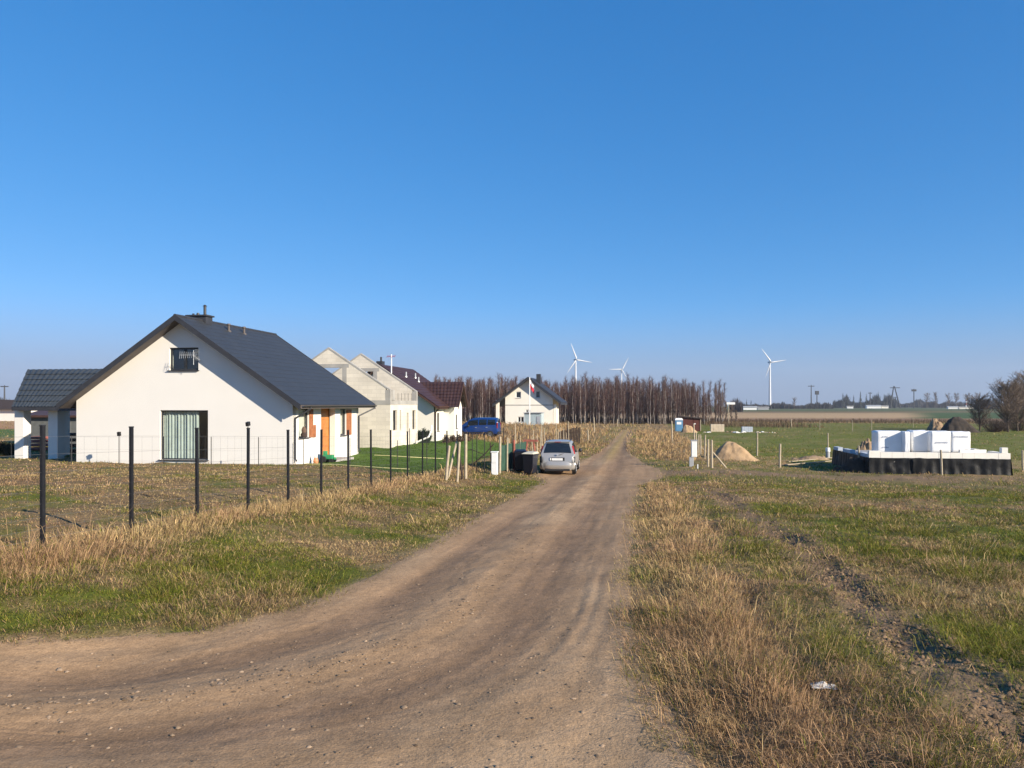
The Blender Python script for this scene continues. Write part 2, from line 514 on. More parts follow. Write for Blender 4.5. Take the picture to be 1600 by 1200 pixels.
# ------------------------------------------------------------------ land cover (real colours of what grows where)
C_GREEN = np.array((.145, .172, .018)); C_LAWN = np.array((.070, .120, .014)); C_OLIVE = np.array((.31, .235, .055))
C_STRAW = np.array((.60, .425, .20)); C_PINK = np.array((.50, .315, .168)); C_BROWN = np.array((.21, .13, .066)); C_SOIL = np.array((.135, .088, .052))
C_DARKSOIL = np.array((.060, .040, .026)); C_PLOUGH = np.array((.30, .175, .09))
def lawn_mask(X, Y):
    e = .5 * (fbm(X * .8, Y * .8, 41, 2) - .5)
    return sstep(-9.0, -9.6, X + e) * sstep(33.4, 34.2, Y + e + .22 * (X + 16)) * sstep(66, 60, Y) * sstep(-30, -28, X)
def dryness(X, Y):
    n = fbm(X * .40, Y * .40, 21, 4); n2 = fbm(X * 2.6, Y * 2.6, 22, 3); n1 = fbm(X * 1.05, Y * 1.05, 23, 3)
    d = .53 + 1.4 * (n - .5) + 1.7 * (n1 - .5) + 1.4 * (n2 - .5)
    lot = sstep(-8.2, -8.9, X) * sstep(72, 60, Y)
    d = d + lot * .26 - .20 * sstep(1.3, 1.8, X) * sstep(40, 30, Y)
    fence = np.exp(-((X + 8.25) / .6) ** 2) * sstep(38, 34, Y)
    d = d + .75 * fence
    verge = np.exp(-((X - .78) / .55) ** 2) * sstep(34, 29, Y)
    d = d + .8 * verge
    mid = sstep(-60, -30, X) * sstep(9, 4, X) * sstep(46, 58, Y) * sstep(200, 185, Y)
    mid = mid * (1 - lawn_mask(X, Y))
    d = d + .75 * mid * (.35 + .65 * sstep(2.2, 4, np.abs(X + 2)))
    rf = sstep(4, 9, X) * sstep(55, 64, Y) * sstep(230, 190, Y)
    d = d * (1 - rf) + rf * (.18 + .9 * (n - .5) + .5 * (n2 - .5))
    d = d * (1 - lawn_mask(X, Y)) + lawn_mask(X, Y) * (-.2)
    return np.clip(d, 0, 1)
def field_col(X, Y):
    """ground colour, with the far fields laid out as strips"""
    d = dryness(X, Y)[..., None]
    n = fbm(X * .12, Y * .12, 51, 4)[..., None]
    c = C_GREEN * .8 * (1 - d) + (C_BROWN * .9 * (1 - n) + C_STRAW * .62 * n) * d
    soil = sstep(.55, .8, fbm(X * 2.2, Y * 2.2, 61, 3))[..., None] * .5 * sstep(60, 30, np.hypot(X, Y))[..., None]
    c = c * (1 - soil) + C_SOIL * .8 * soil
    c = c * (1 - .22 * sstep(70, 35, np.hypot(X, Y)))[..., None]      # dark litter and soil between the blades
    ed = (sstep(-.42, .02, road_in(X, Y) + .7 * (fbm(X * 1.7, Y * 1.7, 6, 3) - .5)) * sstep(60, 45, Y))[..., None]
    c = c * (1 - .85 * ed) + np.array((.31, .205, .115)) * .85 * ed
    L = lawn_mask(X, Y)[..., None]
    c = c * (1 - L) + C_LAWN * (.75 + .6 * n) * L
    for base, w, dep in RUTS:
        k = (np.exp(-((X - rut_x(Y, base)) / (w * 2.1)) ** 2) * sstep(37, 26, Y) * (.85 + .4 * fbm(X * 1.6, Y * .9, 33, 2)) * (1.0 if dep > .04 else .45))
        k = np.clip(k, 0, 1)[..., None]
        c = c * (1 - k) + (C_SOIL * 1.45) * k
    # track to the building plot, trampled earth round it
    k = (np.exp(-((Y - 41 - .12 * (X - 3)) / 2.6) ** 2) * sstep(-2, 2, X) * sstep(26, 16, X) * (.4 + .8 * fbm(X * .7, Y * .7, 62, 3)))
    k = np.clip(k, 0, 1)[..., None]
    c = c * (1 - k) + (C_SOIL * 1.6) * k
    # mid distance between the houses and the wood
    w = 9 * (fbm(X * .02, Y * .02, 53, 3) - .5) * 2
    dd = depth(X, Y) + w
    far = sstep(212, 224, dd)[..., None]
    t = [224, 250, 290, 420, 470, 620, 700, 1000, 2600]
    pal = np.array([(.17, .105, .06), (.26, .155, .085), (.46, .31, .165), (.40, .27, .14), (.20, .135, .065), (.075, .095, .028), (.085, .10, .032), (.075, .09, .035), (.08, .09, .04)])
    fc = np.stack([np.interp(dd, t, pal[:, i]) for i in range(3)], -1)
    rr = CA * X + SA * Y
    gx = (sstep(.50, .56, rr / np.maximum(dd, 1)) * sstep(250, 275, dd) * sstep(520, 430, dd))[..., None]
    fc = fc * (1 - gx) + np.array((.058, .098, .028)) * gx
    lf = (sstep(-.45, -.55, rr / np.maximum(dd, 1)))[..., None]
    tl = [60, 75, 95, 100, 150, 160, 400]
    pl = np.array([(.09, .12, .03), (.08, .13, .03), (.07, .13, .03), (.36, .20, .10), (.40, .24, .12), (.38, .24, .13), (.2, .15, .08)])
    lc = np.stack([np.interp(dd, tl, pl[:, i]) for i in range(3)], -1)
    c = c * (1 - far) + fc * far
    lm = lf * sstep(58, 70, dd)[..., None]
    c = c * (1 - lm) + lc * lm
    return c

# ------------------------------------------------------------------ ground
def grid_mesh(name, P, C, m, kind):
    """P (rows, cols, 3) and colours C -> mesh object"""
    r, c = P.shape[:2]
    me = bpy.data.meshes.new(name)
    i = np.arange(r * c).reshape(r, c)
    q = np.stack([i[:-1, :-1], i[:-1, 1:], i[1:, 1:], i[1:, :-1]], -1).reshape(-1, 4)
    me.vertices.add(r * c); me.vertices.foreach_set('co', P.reshape(-1).astype(np.float32))
    me.loops.add(q.size); me.loops.foreach_set('vertex_index', q.reshape(-1).astype(np.int32))
    me.polygons.add(len(q)); me.polygons.foreach_set('loop_start', np.arange(0, q.size, 4, dtype=np.int32))
    me.polygons.foreach_set('use_smooth', np.ones(len(q), dtype=bool))
    me.update(calc_edges=True)
    a = me.attributes.new('col', 'FLOAT_COLOR', 'POINT')
    cc = np.ones((r * c, 4), np.float32); cc[:, :3] = C.reshape(-1, 3); a.data.foreach_set('color', cc.reshape(-1))
    me.materials.append(m)
    o = bpy.data.objects.new(name, me); col.objects.link(o)
    if kind: o['kind'] = kind
    return o
ang_f = np.linspace(-50, 50, 520); ang_b = np.linspace(50, 310, 90)[1:]
ang = np.radians(np.concatenate([ang_f, ang_b])) - HEAD
rad = np.concatenate([[0.05], np.geomspace(1.0, 60, 300), np.geomspace(61.5, 2600, 130)])
AA, RR = np.meshgrid(ang, rad)
GX, GY = RR * np.sin(AA), RR * np.cos(AA)
GZ = HG(GX, GY)
mat_ground = attr_mat("ground_cover", .95, noise=[(.5, .82, 1.15), (7, .75, 1.25), (38, .7, 1.3)], bump=[(5, .5, .06), (30, .6, .03)])
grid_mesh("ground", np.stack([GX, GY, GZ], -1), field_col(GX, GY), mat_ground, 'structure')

# ------------------------------------------------------------------ dirt road
ry = np.concatenate([np.geomspace(3.4, 40, 330) - 2.4, np.linspace(38.2, 125, 110)])
rt = np.linspace(0, 1, 190)
YY, TT = np.meshgrid(ry, rt, indexing='ij')
xl, xr = road_l(YY) - .55, road_r(YY) + .55
XX = xl + (xr - xl) * TT
ein = road_in(XX, YY)
def lane(X, Y):
    """cross-road coordinate that follows the bend: 0 = left edge of the lane, 1 = right edge"""
    bend = np.where(Y < 9, (9 - np.maximum(Y, 3)) ** 2 * .14, 0)
    return (X + 3.8 + bend * np.clip((.4 - X) / 4.2, 0, 1.6)) / 3.5
LN = lane(XX, YY)
trk = np.exp(-((LN - .22) / .115) ** 2) + np.exp(-((LN - .70) / .14) ** 2)
trk = trk * (.55 + .6 * fbm(XX * .35, YY * .12, 81, 3))
mid = np.exp(-((LN - .46) / .075) ** 2)
ZZ = H0(XX, YY) - .015 - .035 * trk + .025 * mid * (.3 + fbm(XX * 2.5, YY * 2.5, 83, 3))
ZZ += (fbm(XX * 1.1, YY * .8, 82, 3) - .5) * .045 + (fbm(XX * 7, YY * 7, 84, 3) - .5) * .016 * sstep(30, 10, YY)
rp_ = 1.0 * sstep(.42, .7, fbm(XX * .7, YY * .35, 87, 3))
ZZ += rp_ * .012 * np.sin(LN * 3.5 * 34 + 3 * fbm(XX, YY, 88, 2)) * sstep(14, 8, YY) * np.exp(-((LN - .98) / .10) ** 2)
ef = sstep(-.05, .55, ein)
ZZ = H0(XX, YY) + .004 + (ZZ - H0(XX, YY) - .004) * ef
ZZ -= .20 * sstep(-.12, -.55, ein)
dry = np.array((.345, .220, .120)); dmp = np.array((.232, .146, .084)); lt = np.array((.47, .325, .190))
f1 = np.clip(trk * .95, 0, 1)[..., None]
f2 = sstep(.45, .75, fbm(XX * .8, YY * .25, 85, 4))[..., None]
rc = dry * (1 - f1) + dmp * f1
rc = rc * (1 - .45 * f2 * (1 - f1)) + lt * .45 * f2 * (1 - f1)
rc = rc * (.82 + .36 * fbm(XX * 2.3, YY * 1.1, 86, 3))[..., None]
streak = fbm(LN * 22, YY * .28 + XX * .05, 89, 3)
rc = rc * (.80 + .40 * streak)[..., None]
ZZ += (streak - .5) * .011 * sstep(40, 20, YY)
gr = (sstep(44, 60, YY) * (np.exp(-((LN - .48) / .12) ** 2)) * .45)[..., None]
rc = rc * (1 - gr) + C_OLIVE * gr
edge = sstep(.2, -.25, ein)[..., None]
rc = rc * (1 - edge) + np.array((.31, .205, .115)) * edge
mat_road = attr_mat("dirt_road", .95, noise=[(1.6, .86, 1.14), (14, .80, 1.2), (70, .70, 1.28)], bump=[(9, .22, .05), (45, .34, .02), (160, .25, .008)])
grid_mesh("dirt_road", np.stack([XX, YY, ZZ], -1), rc, mat_road, 'structure')
def road_z(X, Y):
    """height of the road surface without its finest bumps"""
    L = lane(X, Y)
    t = (np.exp(-((L - .22) / .115) ** 2) + np.exp(-((L - .70) / .14) ** 2)) * (.55 + .6 * fbm(X * .35, Y * .12, 81, 3))
    m = np.exp(-((L - .46) / .075) ** 2)
    return H0(X, Y) - .015 - .035 * t + .025 * m * (.3 + fbm(X * 2.5, Y * 2.5, 83, 3)) + (fbm(X * 1.1, Y * .8, 82, 3) - .5) * .045

# ------------------------------------------------------------------ loose things nobody could count: grass, stones, clods
def tri_soup(name, V, F_tri, C, m, label, cat):
    me = bpy.data.meshes.new(name)
    me.vertices.add(len(V)); me.vertices.foreach_set('co', V.reshape(-1).astype(np.float32))
    me.loops.add(F_tri.size); me.loops.foreach_set('vertex_index', F_tri.reshape(-1).astype(np.int32))
    me.polygons.add(len(F_tri)); me.polygons.foreach_set('loop_start', np.arange(0, F_tri.size, 3, dtype=np.int32))
    me.update(calc_edges=True)
    a = me.attributes.new('col', 'FLOAT_COLOR', 'POINT')
    cc = np.ones((len(V), 4), np.float32); cc[:, :3] = C; a.data.foreach_set('color', cc.reshape(-1))
    me.materials.append(m)
    o = bpy.data.objects.new(name, me); col.objects.link(o)
    tag(o, label, cat, kind='stuff')
    return o
def blades(P, h, w, la, lean, C, tipc=1.12, droop=.0):
    """arrays for N grass blades of 3 triangles"""
    N = len(P)
    ph = rng.uniform(0, 2 * np.pi, N)
    s = np.stack([np.cos(ph), np.sin(ph), 0 * ph], -1) * (w / 2)[:, None]
    l = np.stack([np.cos(la), np.sin(la), 0 * la], -1)
    up = np.array((0, 0, 1.0))
    mid_ = P + up * (h * .58)[:, None] + l * (h * lean * .33)[:, None]
    tip = P + up * (h * np.maximum(.18, 1 - .42 * lean - droop))[:, None] + l * (h * lean)[:, None]
    V = np.stack([P - s, P + s, mid_ - s * .75, mid_ + s * .75, tip], 1).reshape(-1, 3)
    b = (np.arange(N) * 5)[:, None, None]
    F = (np.array([[0, 1, 3], [0, 3, 2], [2, 3, 4]])[None] + b).reshape(-1, 3)
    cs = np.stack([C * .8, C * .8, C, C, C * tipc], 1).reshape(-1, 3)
    return V, F, np.clip(cs, 0, 1)
def sector(n, r0, r1, p, amin=-44, amax=44):
    """random ground points, r with density r**p between r0 and r1"""
    u = rng.random(n)
    if abs(p + 1) < 1e-6: r = r0 * (r1 / r0) ** u
    else: r = ((r1 ** (p + 1) - r0 ** (p + 1)) * u + r0 ** (p + 1)) ** (1 / (p + 1))
    a = np.radians(rng.uniform(amin, amax, n)) - HEAD
    return r * np.sin(a), r * np.cos(a)
FOOT = [(-27.0, -15.5, 33.0, 41.6), (-23.8, -15.3, 46.2, 52.6), (-24.5, -15.4, 56.8, 65.4), (-15.7, -14.4, 60, 63),
        (12.4, 20.2, 45.5, 54.2), (-5.4, -3.0, 36.2, 41.6), (-41, -33, 45.5, 50)]
def free(X, Y, m=0.0):
    ok = np.ones(len(X), bool)
    for a, b, c, d in FOOT: ok &= ~((X > a - m) & (X < b + m) & (Y > c - m) & (Y < d + m))
    return ok
def pick_col(X, Y, d, r=None):
    """one colour per blade from how dry the spot is"""
    N = len(X)
    r = rng.random(N) if r is None else r
    g = C_GREEN * rng.uniform(.65, 1.35, N)[:, None]
    g = g + (C_OLIVE - C_GREEN) * (rng.random(N) ** 2)[:, None]
    s = C_STRAW * rng.uniform(.62, 1.15, N)[:, None]
    pk = (fbm(X * .5, Y * .5, 91, 3) + rng.normal(0, .12, N) > .52)[:, None]
    s = np.where(pk, C_PINK * rng.uniform(.7, 1.15, N)[:, None], s)
    br = (rng.random(N) < .22)[:, None]
    s = np.where(br, C_BROWN * rng.uniform(.8, 1.3, N)[:, None], s)
    L = lawn_mask(X, Y)
    c = np.where((r < d)[:, None], s, g)
    lw = (rng.random(N) < L)[:, None]
    return np.where(lw, C_LAWN * rng.uniform(.7, 1.4, N)[:, None], c)
mat_grass = attr_mat("grass_blades", .8, trans=.28)
def bare(X, Y):
    """how bare the earth is: ruts, track, plot"""
    k = np.zeros(len(X))
    for base, w, dep in RUTS:
        k = np.maximum(k, np.exp(-((X - rut_x(Y, base)) / (w * 1.9)) ** 2) * sstep(37, 26, Y) * (.85 + .5 * fbm(X * 1.6, Y * .9, 33, 2)) * (1.0 if dep > .04 else .5))
    k = np.maximum(k, np.exp(-((Y - 41 - .12 * (X - 3)) / 2.3) ** 2) * sstep(-2, 2, X) * sstep(24, 14, X) * .9)
    return np.clip(k, 0, 1)
def grass_layer(name, n_tuft, r0, r1, p, k, spread, hmul, wmul, label, cat='grass', amin=-44, amax=44):
    TX, TY = sector(n_tuft, r0, r1, p, amin, amax)
    e = road_in(TX, TY) + .5 * (fbm(TX * 1.3, TY * 1.3, 5, 3) - .5)
    keep = ((e < .06) | (TY > 112)) & free(TX, TY, .08)
    keep &= rng.random(n_tuft) > bare(TX, TY)
    thin = sstep(-.45, 0, e) * sstep(70, 50, TY)
    keep &= rng.random(n_tuft) > thin * .45
    TX, TY = TX[keep], TY[keep]
    d = dryness(TX, TY)
    N = len(TX)
    L = lawn_mask(TX, TY)
    lot = sstep(-8.6, -9.2, TX) * sstep(70, 60, TY)
    fence = np.exp(-((TX + 8.2) / .5) ** 2) * sstep(38, 35, TY)
    verge = np.exp(-((TX - .8) / .45) ** 2) * sstep(34, 29, TY) * sstep(4.2, 6.5, TY)
    tall = fbm(TX * .9, TY * .9, 95, 3)
    th = (.05 + .10 * sstep(.35, .85, tall)) * (1 - .35 * lot) + .13 * fence + .12 * verge * (.3 + tall)
    midt = sstep(4, 1, TX) * sstep(-60, -40, TX) * sstep(52, 62, TY) * (1 - L)
    th = th + .25 * midt * d
    th = th * (1 - L) + .05 * L
    th = th * hmul * np.exp(rng.normal(0, .34, N))
    th *= (1 - .45 * sstep(-.8, 0, road_in(TX, TY)) * sstep(60, 50, TY))
    rep = np.repeat(np.arange(N), k)
    n = len(rep)
    da = rng.uniform(0, 2 * np.pi, n); dr = np.abs(rng.normal(0, 1, n)) * spread * (.5 + th[rep] * 3)
    X = TX[rep] + np.cos(da) * dr; Y = TY[rep] + np.sin(da) * dr
    ok = free(X, Y, .03) & ((road_in(X, Y) < .12) | (Y > 112))
    X, Y, da, dr, rep = X[ok], Y[ok], da[ok], dr[ok], rep[ok]
    n = len(X)
    dd = np.clip(d[rep] + rng.normal(0, .10, n), 0, 1)
    tr = rng.random(N)[rep]; tr = np.where(rng.random(n) < .72, tr, rng.random(n))
    C = pick_col(X, Y, dd, tr) * np.exp(rng.normal(0, .24, N))[rep][:, None]
    h = th[rep] * rng.uniform(.55, 1.25, n)
    w = np.clip(wmul * np.hypot(X, Y), .0045, .2) * rng.uniform(.6, 1.3, n)
    lean = rng.uniform(.3, 1.0, n) + .9 * rng.random(N)[rep]
    # tall dry stalks stand straighter
    lean = lean * (1 - .5 * np.clip(verge + fence, 0, 1)[rep])
    z = HG(X, Y) - .012
    return blades(np.stack([X, Y, z], -1), h, w, da + rng.normal(0, .6, n), lean, C)
def merge(name, parts, m, label, cat):
    V = []; F = []; C = []; o = 0
    for v, f, c in parts:
        V.append(v); F.append(f + o); C.append(c); o += len(v)
    return tri_soup(name, np.concatenate(V), np.concatenate(F), np.concatenate(C), m, label, cat)
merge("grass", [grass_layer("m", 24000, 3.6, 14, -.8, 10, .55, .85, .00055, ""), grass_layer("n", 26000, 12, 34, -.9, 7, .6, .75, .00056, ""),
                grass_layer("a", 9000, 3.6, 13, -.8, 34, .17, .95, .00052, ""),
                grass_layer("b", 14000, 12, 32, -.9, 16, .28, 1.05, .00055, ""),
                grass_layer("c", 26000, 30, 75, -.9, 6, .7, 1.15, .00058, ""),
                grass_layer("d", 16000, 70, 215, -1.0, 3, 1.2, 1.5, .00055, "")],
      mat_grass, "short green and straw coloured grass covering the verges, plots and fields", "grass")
# tall dead stalks on the right verge and along the wire fence
def stalks(n, xf, yf, h0, h1, w, k=5):
    Y = yf(n); X = xf(n, Y)
    keep = fbm(X * 1.1, Y * .8, 97, 3) + rng.normal(0, .05, n) > .46
    keep &= (road_in(X, Y) < -.12) & free(X, Y)
    X, Y = X[keep], Y[keep]
    n = len(X); rep = np.repeat(np.arange(n), k)
    da = rng.uniform(0, 2 * np.pi, n * k)
    XX_ = X[rep] + rng.normal(0, .06, n * k); YY_ = Y[rep] + rng.normal(0, .06, n * k)
    hh = rng.uniform(h0, h1, n)[rep] * rng.uniform(.5, 1.1, n * k)
    t = rng.random(n * k)[:, None]
    C = (C_STRAW * t + C_PINK * (1 - t)) * rng.uniform(.7, 1.2, n * k)[:, None]
    C = np.where((rng.random(n * k) < .15)[:, None], C_BROWN * 1.0, C)
    ww = np.clip(w * np.hypot(XX_, YY_), .0035, .05) * rng.uniform(.6, 1.2, n * k)
    return blades(np.stack([XX_, YY_, HG(XX_, YY_) - .01], -1), hh, ww, da, rng.uniform(.15, 1.1, n * k), C, 1.2)
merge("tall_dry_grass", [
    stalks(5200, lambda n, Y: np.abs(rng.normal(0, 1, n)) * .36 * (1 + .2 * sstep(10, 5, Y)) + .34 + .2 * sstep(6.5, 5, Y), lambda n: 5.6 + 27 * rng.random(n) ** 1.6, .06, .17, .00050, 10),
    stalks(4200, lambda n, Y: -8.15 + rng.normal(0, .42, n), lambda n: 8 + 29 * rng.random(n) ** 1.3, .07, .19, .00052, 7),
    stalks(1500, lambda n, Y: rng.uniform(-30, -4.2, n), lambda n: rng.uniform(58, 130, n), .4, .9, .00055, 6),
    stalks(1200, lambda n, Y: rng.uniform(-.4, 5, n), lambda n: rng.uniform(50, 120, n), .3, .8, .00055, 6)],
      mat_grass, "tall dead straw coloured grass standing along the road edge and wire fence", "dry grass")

def pebbles(X, Y, Z, s, C, flat=.6):
    n = len(X)
    base = np.array([(1, 0, 0), (.3, .95, .1), (-.8, .55, -.1), (-.75, -.6, .1), (.35, -.9, 0), (.1, .1, 1), (0, 0, -.6)])
    F0 = np.array([(0, 1, 5), (1, 2, 5), (2, 3, 5), (3, 4, 5), (4, 0, 5)])
    V = base[None] * rng.uniform(.65, 1.35, (n, 7, 1)) * s[:, None, None]
    V[..., 2] *= flat
    a = rng.uniform(0, 6.28, n); c, d = np.cos(a)[:, None], np.sin(a)[:, None]
    x = V[..., 0] * c - V[..., 1] * d; y = V[..., 0] * d + V[..., 1] * c
    V = np.stack([x + X[:, None], y + Y[:, None], V[..., 2] + Z[:, None]], -1).reshape(-1, 3)
    F = (F0[None] + (np.arange(n) * 7)[:, None, None]).reshape(-1, 3)
    return V, F, np.repeat(C, 7, 0)
mat_stone = attr_mat("stones", .95, noise=[(60, .7, 1.25)])
n = 70000
X, Y = sector(n, 3.6, 36, -1.0)
e = road_in(X, Y)
L = lane(X, Y)
pr = .12 + .95 * np.exp(-((L - .46) / .07) ** 2) * (fbm(X * .8, Y * .5, 99, 2) > .42) + .35 * np.exp(-((e - .15) / .2) ** 2) + .5 * np.exp(-((L + .02) / .05) ** 2)
keep = (e > -.25) & (rng.random(n) < pr * .7)
X, Y = X[keep], Y[keep]; n = len(X)
C = np.array((.34, .24, .155)) * rng.uniform(.35, 1.3, n)[:, None]
sz = .006 + .016 * rng.random(n) ** 3 + .012 * (rng.random(n) < .05)
merge("road_stones", [pebbles(X, Y, road_z(X, Y) + sz * .1, sz, C)], mat_stone, "loose gravel and small stones lying on the dirt road", "gravel")
# clods of turned earth beside the wheel ruts
n = 15000
Y = 3.2 + 32 * rng.random(n) ** 1.8
X = rut_x(Y, 2.62) + rng.normal(0, .30, n)
keep = fbm(X * 1.6, Y * .9, 33, 2) + rng.normal(0, .10, n) > .40
X, Y = X[keep], Y[keep]; n = len(X)
C = np.where((rng.random(n) < .22)[:, None], C_DARKSOIL * 1.7, np.array((.25, .163, .092))) * rng.uniform(.7, 1.3, n)[:, None]
sz = .007 + .028 * rng.random(n) ** 2.8
Y2 = 3.5 + 8 * rng.random(700); X2 = rut_x(Y2, 1.42) + rng.normal(0, .2, 700)
merge("soil_clods", [pebbles(X, Y, HG(X, Y) + sz * .05, sz, C, .85),
                     pebbles(X2, Y2, HG(X2, Y2), .01 + .03 * rng.random(700) ** 2, np.tile(C_SOIL, (700, 1)), .7)],
      mat_stone, "dark clods of turned earth along the wheel ruts in the field", "soil clods")

# ================================================================== white house with graphite roof
def gz(X, Y): return float(H0(X, Y))
XR1, XL1, YF1, YB1 = -15.7, -26.8, 33.07, 41.4
XRID, ZRID, ZEAV, ZG1 = -21.2, 6.42, 2.28, -.62
h1 = thing("white_house", (XRID, YF1, ZG1), "white rendered bungalow with graphite metal roof, curtained window and brown front door", "house")
SL = (ZRID - ZEAV) / (XRID * -1 - 15.0)          # roof slope (rise per metre)
def h1_top(s):
    x = XL1 + s
    return ZRID - .20 - abs(x - XRID) * SL - ZG1
def ypx(y, d): return zat(y, d) - ZG1
W = MB()
dF = depth(-21, YF1)
bx0, _ = on_y(250, YF1); bx1, _ = on_y(325, YF1)
bw = (bx0 - XL1, bx1 - XL1, zat(718.5, dF) - ZG1, zat(641, dF) - ZG1)
ax0, _ = on_y(264.5, YF1); ax1, _ = on_y(310, YF1)
aw = (ax0 - XL1, ax1 - XL1, zat(578.5, dF) - ZG1, zat(543, dF) - ZG1)
holed_wall(W, (XL1, YF1, ZG1), (1, 0, 0), (0, -1, 0), XR1 - XL1, h1_top, [bw, aw], .32, extra=(XRID - XL1,))
holed_wall(W, (XL1, YB1, ZG1), (1, 0, 0), (0, 1, 0), XR1 - XL1, h1_top, [], .32, extra=(XRID - XL1,))
holed_wall(W, (XL1, YF1 + .01, ZG1), (0, 1, 0), (-1, 0, 0), YB1 - YF1 - .02, lambda s: h1_top(0) - .02, [], .3)
def fac(x): return on_x(x, XR1)[0] - YF1
def facz(y, x): return zat(y, on_x(x, XR1)[1]) - ZG1
w1 = (fac(466.5), fac(482), facz(684, 474), facz(637.5, 474))
w2 = (fac(531.5), fac(540.5), facz(680, 536), facz(639, 536))
dr = (fac(501.5), fac(523.5), 0.17, facz(636.8, 512))
holed_wall(W, (XR1, YF1 + .01, ZG1), (0, 1, 0), (1, 0, 0), YB1 - YF1 - .02, lambda s: h1_top(XR1 - XL1) - .02, [w1, w2, dr], .3)
W.build("wall", 'render', h1)
MB().box(XL1 + .35, XR1 - .35, YF1 + .36, YB1 - .36, ZG1 + .1, ZG1 + .16).build("floor_slab", 'slab', h1)
MB().box(XL1 + .35, XR1 - .35, YF1 + 3.2, YF1 + 3.3, ZG1 + .16, ZG1 + 2.6).build("inner_wall", 'blind', h1)
ff = (1, 0, 0); fn = (0, -1, 0); fo = (XL1, YF1, ZG1)
window_parts(h1, fo, ff, fn, *bw, inset=.14, fr=.06, bars=0)
window_parts(h1, fo, ff, fn, *aw, inset=.14, fr=.075, bars=1)
# pleated curtain behind the big window
c = MB(); n = 90; vs = []
for i in range(n + 1):
    x = bx0 + .05 + (bx1 - bx0 - .1) * i / n
    if .70 < i / n < .98: pass
    y = YF1 + .27 + .028 * math.sin(i * 1.05) + .02 * math.sin(i * .37)
    vs += [(x, y, ZG1 + bw[2] + .05), (x, y * 1 + .004 * math.sin(i * 2), ZG1 + bw[3] + .05)]
k = int(n * .76)
c.add(vs[:2 * k + 2], [(2 * i, 2 * i + 2, 2 * i + 3, 2 * i + 1) for i in range(k)])
c.build("curtain", 'curtain', h1, smooth=True)
# street side: windows with blinds, shutters, recessed door
so, su, sn = (XR1, YF1 + .01, ZG1), (0, 1, 0), (1, 0, 0)
for w in (w1, w2):
    wo_ = window_parts(h1, so, su, sn, *w, inset=.10, fr=.07)
    MB().box(XR1 - .24, XR1 - .22, YF1 + w[0], YF1 + w[1], ZG1 + w[2], ZG1 + w[3]).build("blind", 'blind', wo_)
def shutter(x0, x1, y0, y1):
    a, b = fac(x0), fac(x1); xm = (x0 + x1) / 2
    z0, z1 = ZG1 + facz(y1, xm), ZG1 + facz(y0, xm)
    p = MB().box(XR1 + .006, XR1 + .05, YF1 + a, YF1 + b, z0, z1).build("shutter", 'shutter', h1, bevel=.008)
    nb = 7
    s = MB()
    for i in range(nb):
        z = z0 + .1 + (z1 - z0 - .2) * (i + .5) / nb
        s.cbox((XR1 + .055, YF1 + (a + b) / 2, z), (.01, 0, 0), (0, (b - a) * .36, 0), (0, 0, (z1 - z0) / nb * .34))
    s.build("louvre", 'shutter', p)
shutter(482.6, 488.2, 639, 683.2); shutter(488.3, 492.5, 664, 683.2); shutter(541, 548.3, 640, 679.5)
dx0, dx1 = YF1 + dr[0], YF1 + dr[1]
d_ = MB().box(XR1 - .42, XR1 - .36, dx0 - .05, dx1 + .05, ZG1 + .17, ZG1 + dr[3]).build("door", 'door', h1)
for k in range(5):
    zz = ZG1 + .35 + k * (dr[3] - .5) / 5
    MB().box(XR1 - .36, XR1 - .335, dx0 + .12, dx1 - .12, zz, zz + (dr[3] - .5) / 5 - .07).build("door_panel", 'door', d_, bevel=.008)
MB().path([(XR1 - .35, dx0 + .12, ZG1 + 1.2), (XR1 - .27, dx0 + .12, ZG1 + 1.2), (XR1 - .27, dx0 + .12, ZG1 + 1.55), (XR1 - .35, dx0 + .12, ZG1 + 1.55)], .015).build("handle", 'steel', d_)
MB().box(XR1 - .34, XR1 + .9, dx0 - .25, dx1 + .35, ZG1 - .1, ZG1 + .165).build("step", 'slab', h1, bevel=.01)
# roof
RY0, RY1 = 32.45, 42.35
EXr, EXl = -15.02, -27.38
rm = MB()
tile_slope(rm, (EXr, RY0, ZEAV), (EXr, RY1, ZEAV), (XRID, RY0, ZRID), (XRID, RY1, ZRID), 50, 19, .007, .007)
rm.build("roof", 'roofd', h1)
rm2 = MB()
tile_slope(rm2, (EXl, RY0, ZEAV), (EXl, RY1, ZEAV), (XRID, RY0, ZRID), (XRID, RY1, ZRID), 50, 19, .007, .007)
roof_l = rm2.build("roof", 'roofd', h1)
so_ = MB()
for ex in (EXr, EXl):
    dz = -.17
    so_.extrude([(ex, RY0 + .03, ZEAV - .02), (ex, RY0 + .03, ZEAV + dz), (XRID, RY0 + .03, ZRID + dz - .02), (XRID, RY0 + .03, ZRID - .02)], (0, RY1 - RY0 - .06, 0))
so_.build("soffit", 'soffit', h1)
for yy in (RY0 - .03, RY1 + .005):
    for ex in (EXr - .02, EXl + .02):
        MB().extrude([(ex, yy, ZEAV - .24), (ex, yy, ZEAV + .035), (XRID, yy, ZRID + .045), (XRID, yy, ZRID - .23)], (0, .03, 0)).build("barge_board", 'trim', h1)
rc_ = MB()
for k in range(25):
    y0 = RY0 - .02 + k * .399
    rc_.tube((XRID, y0, ZRID - .015), (XRID, y0 + .405, ZRID + .0), .085, .075, 10)
rc_.build("ridge_cap", 'trim', h1)
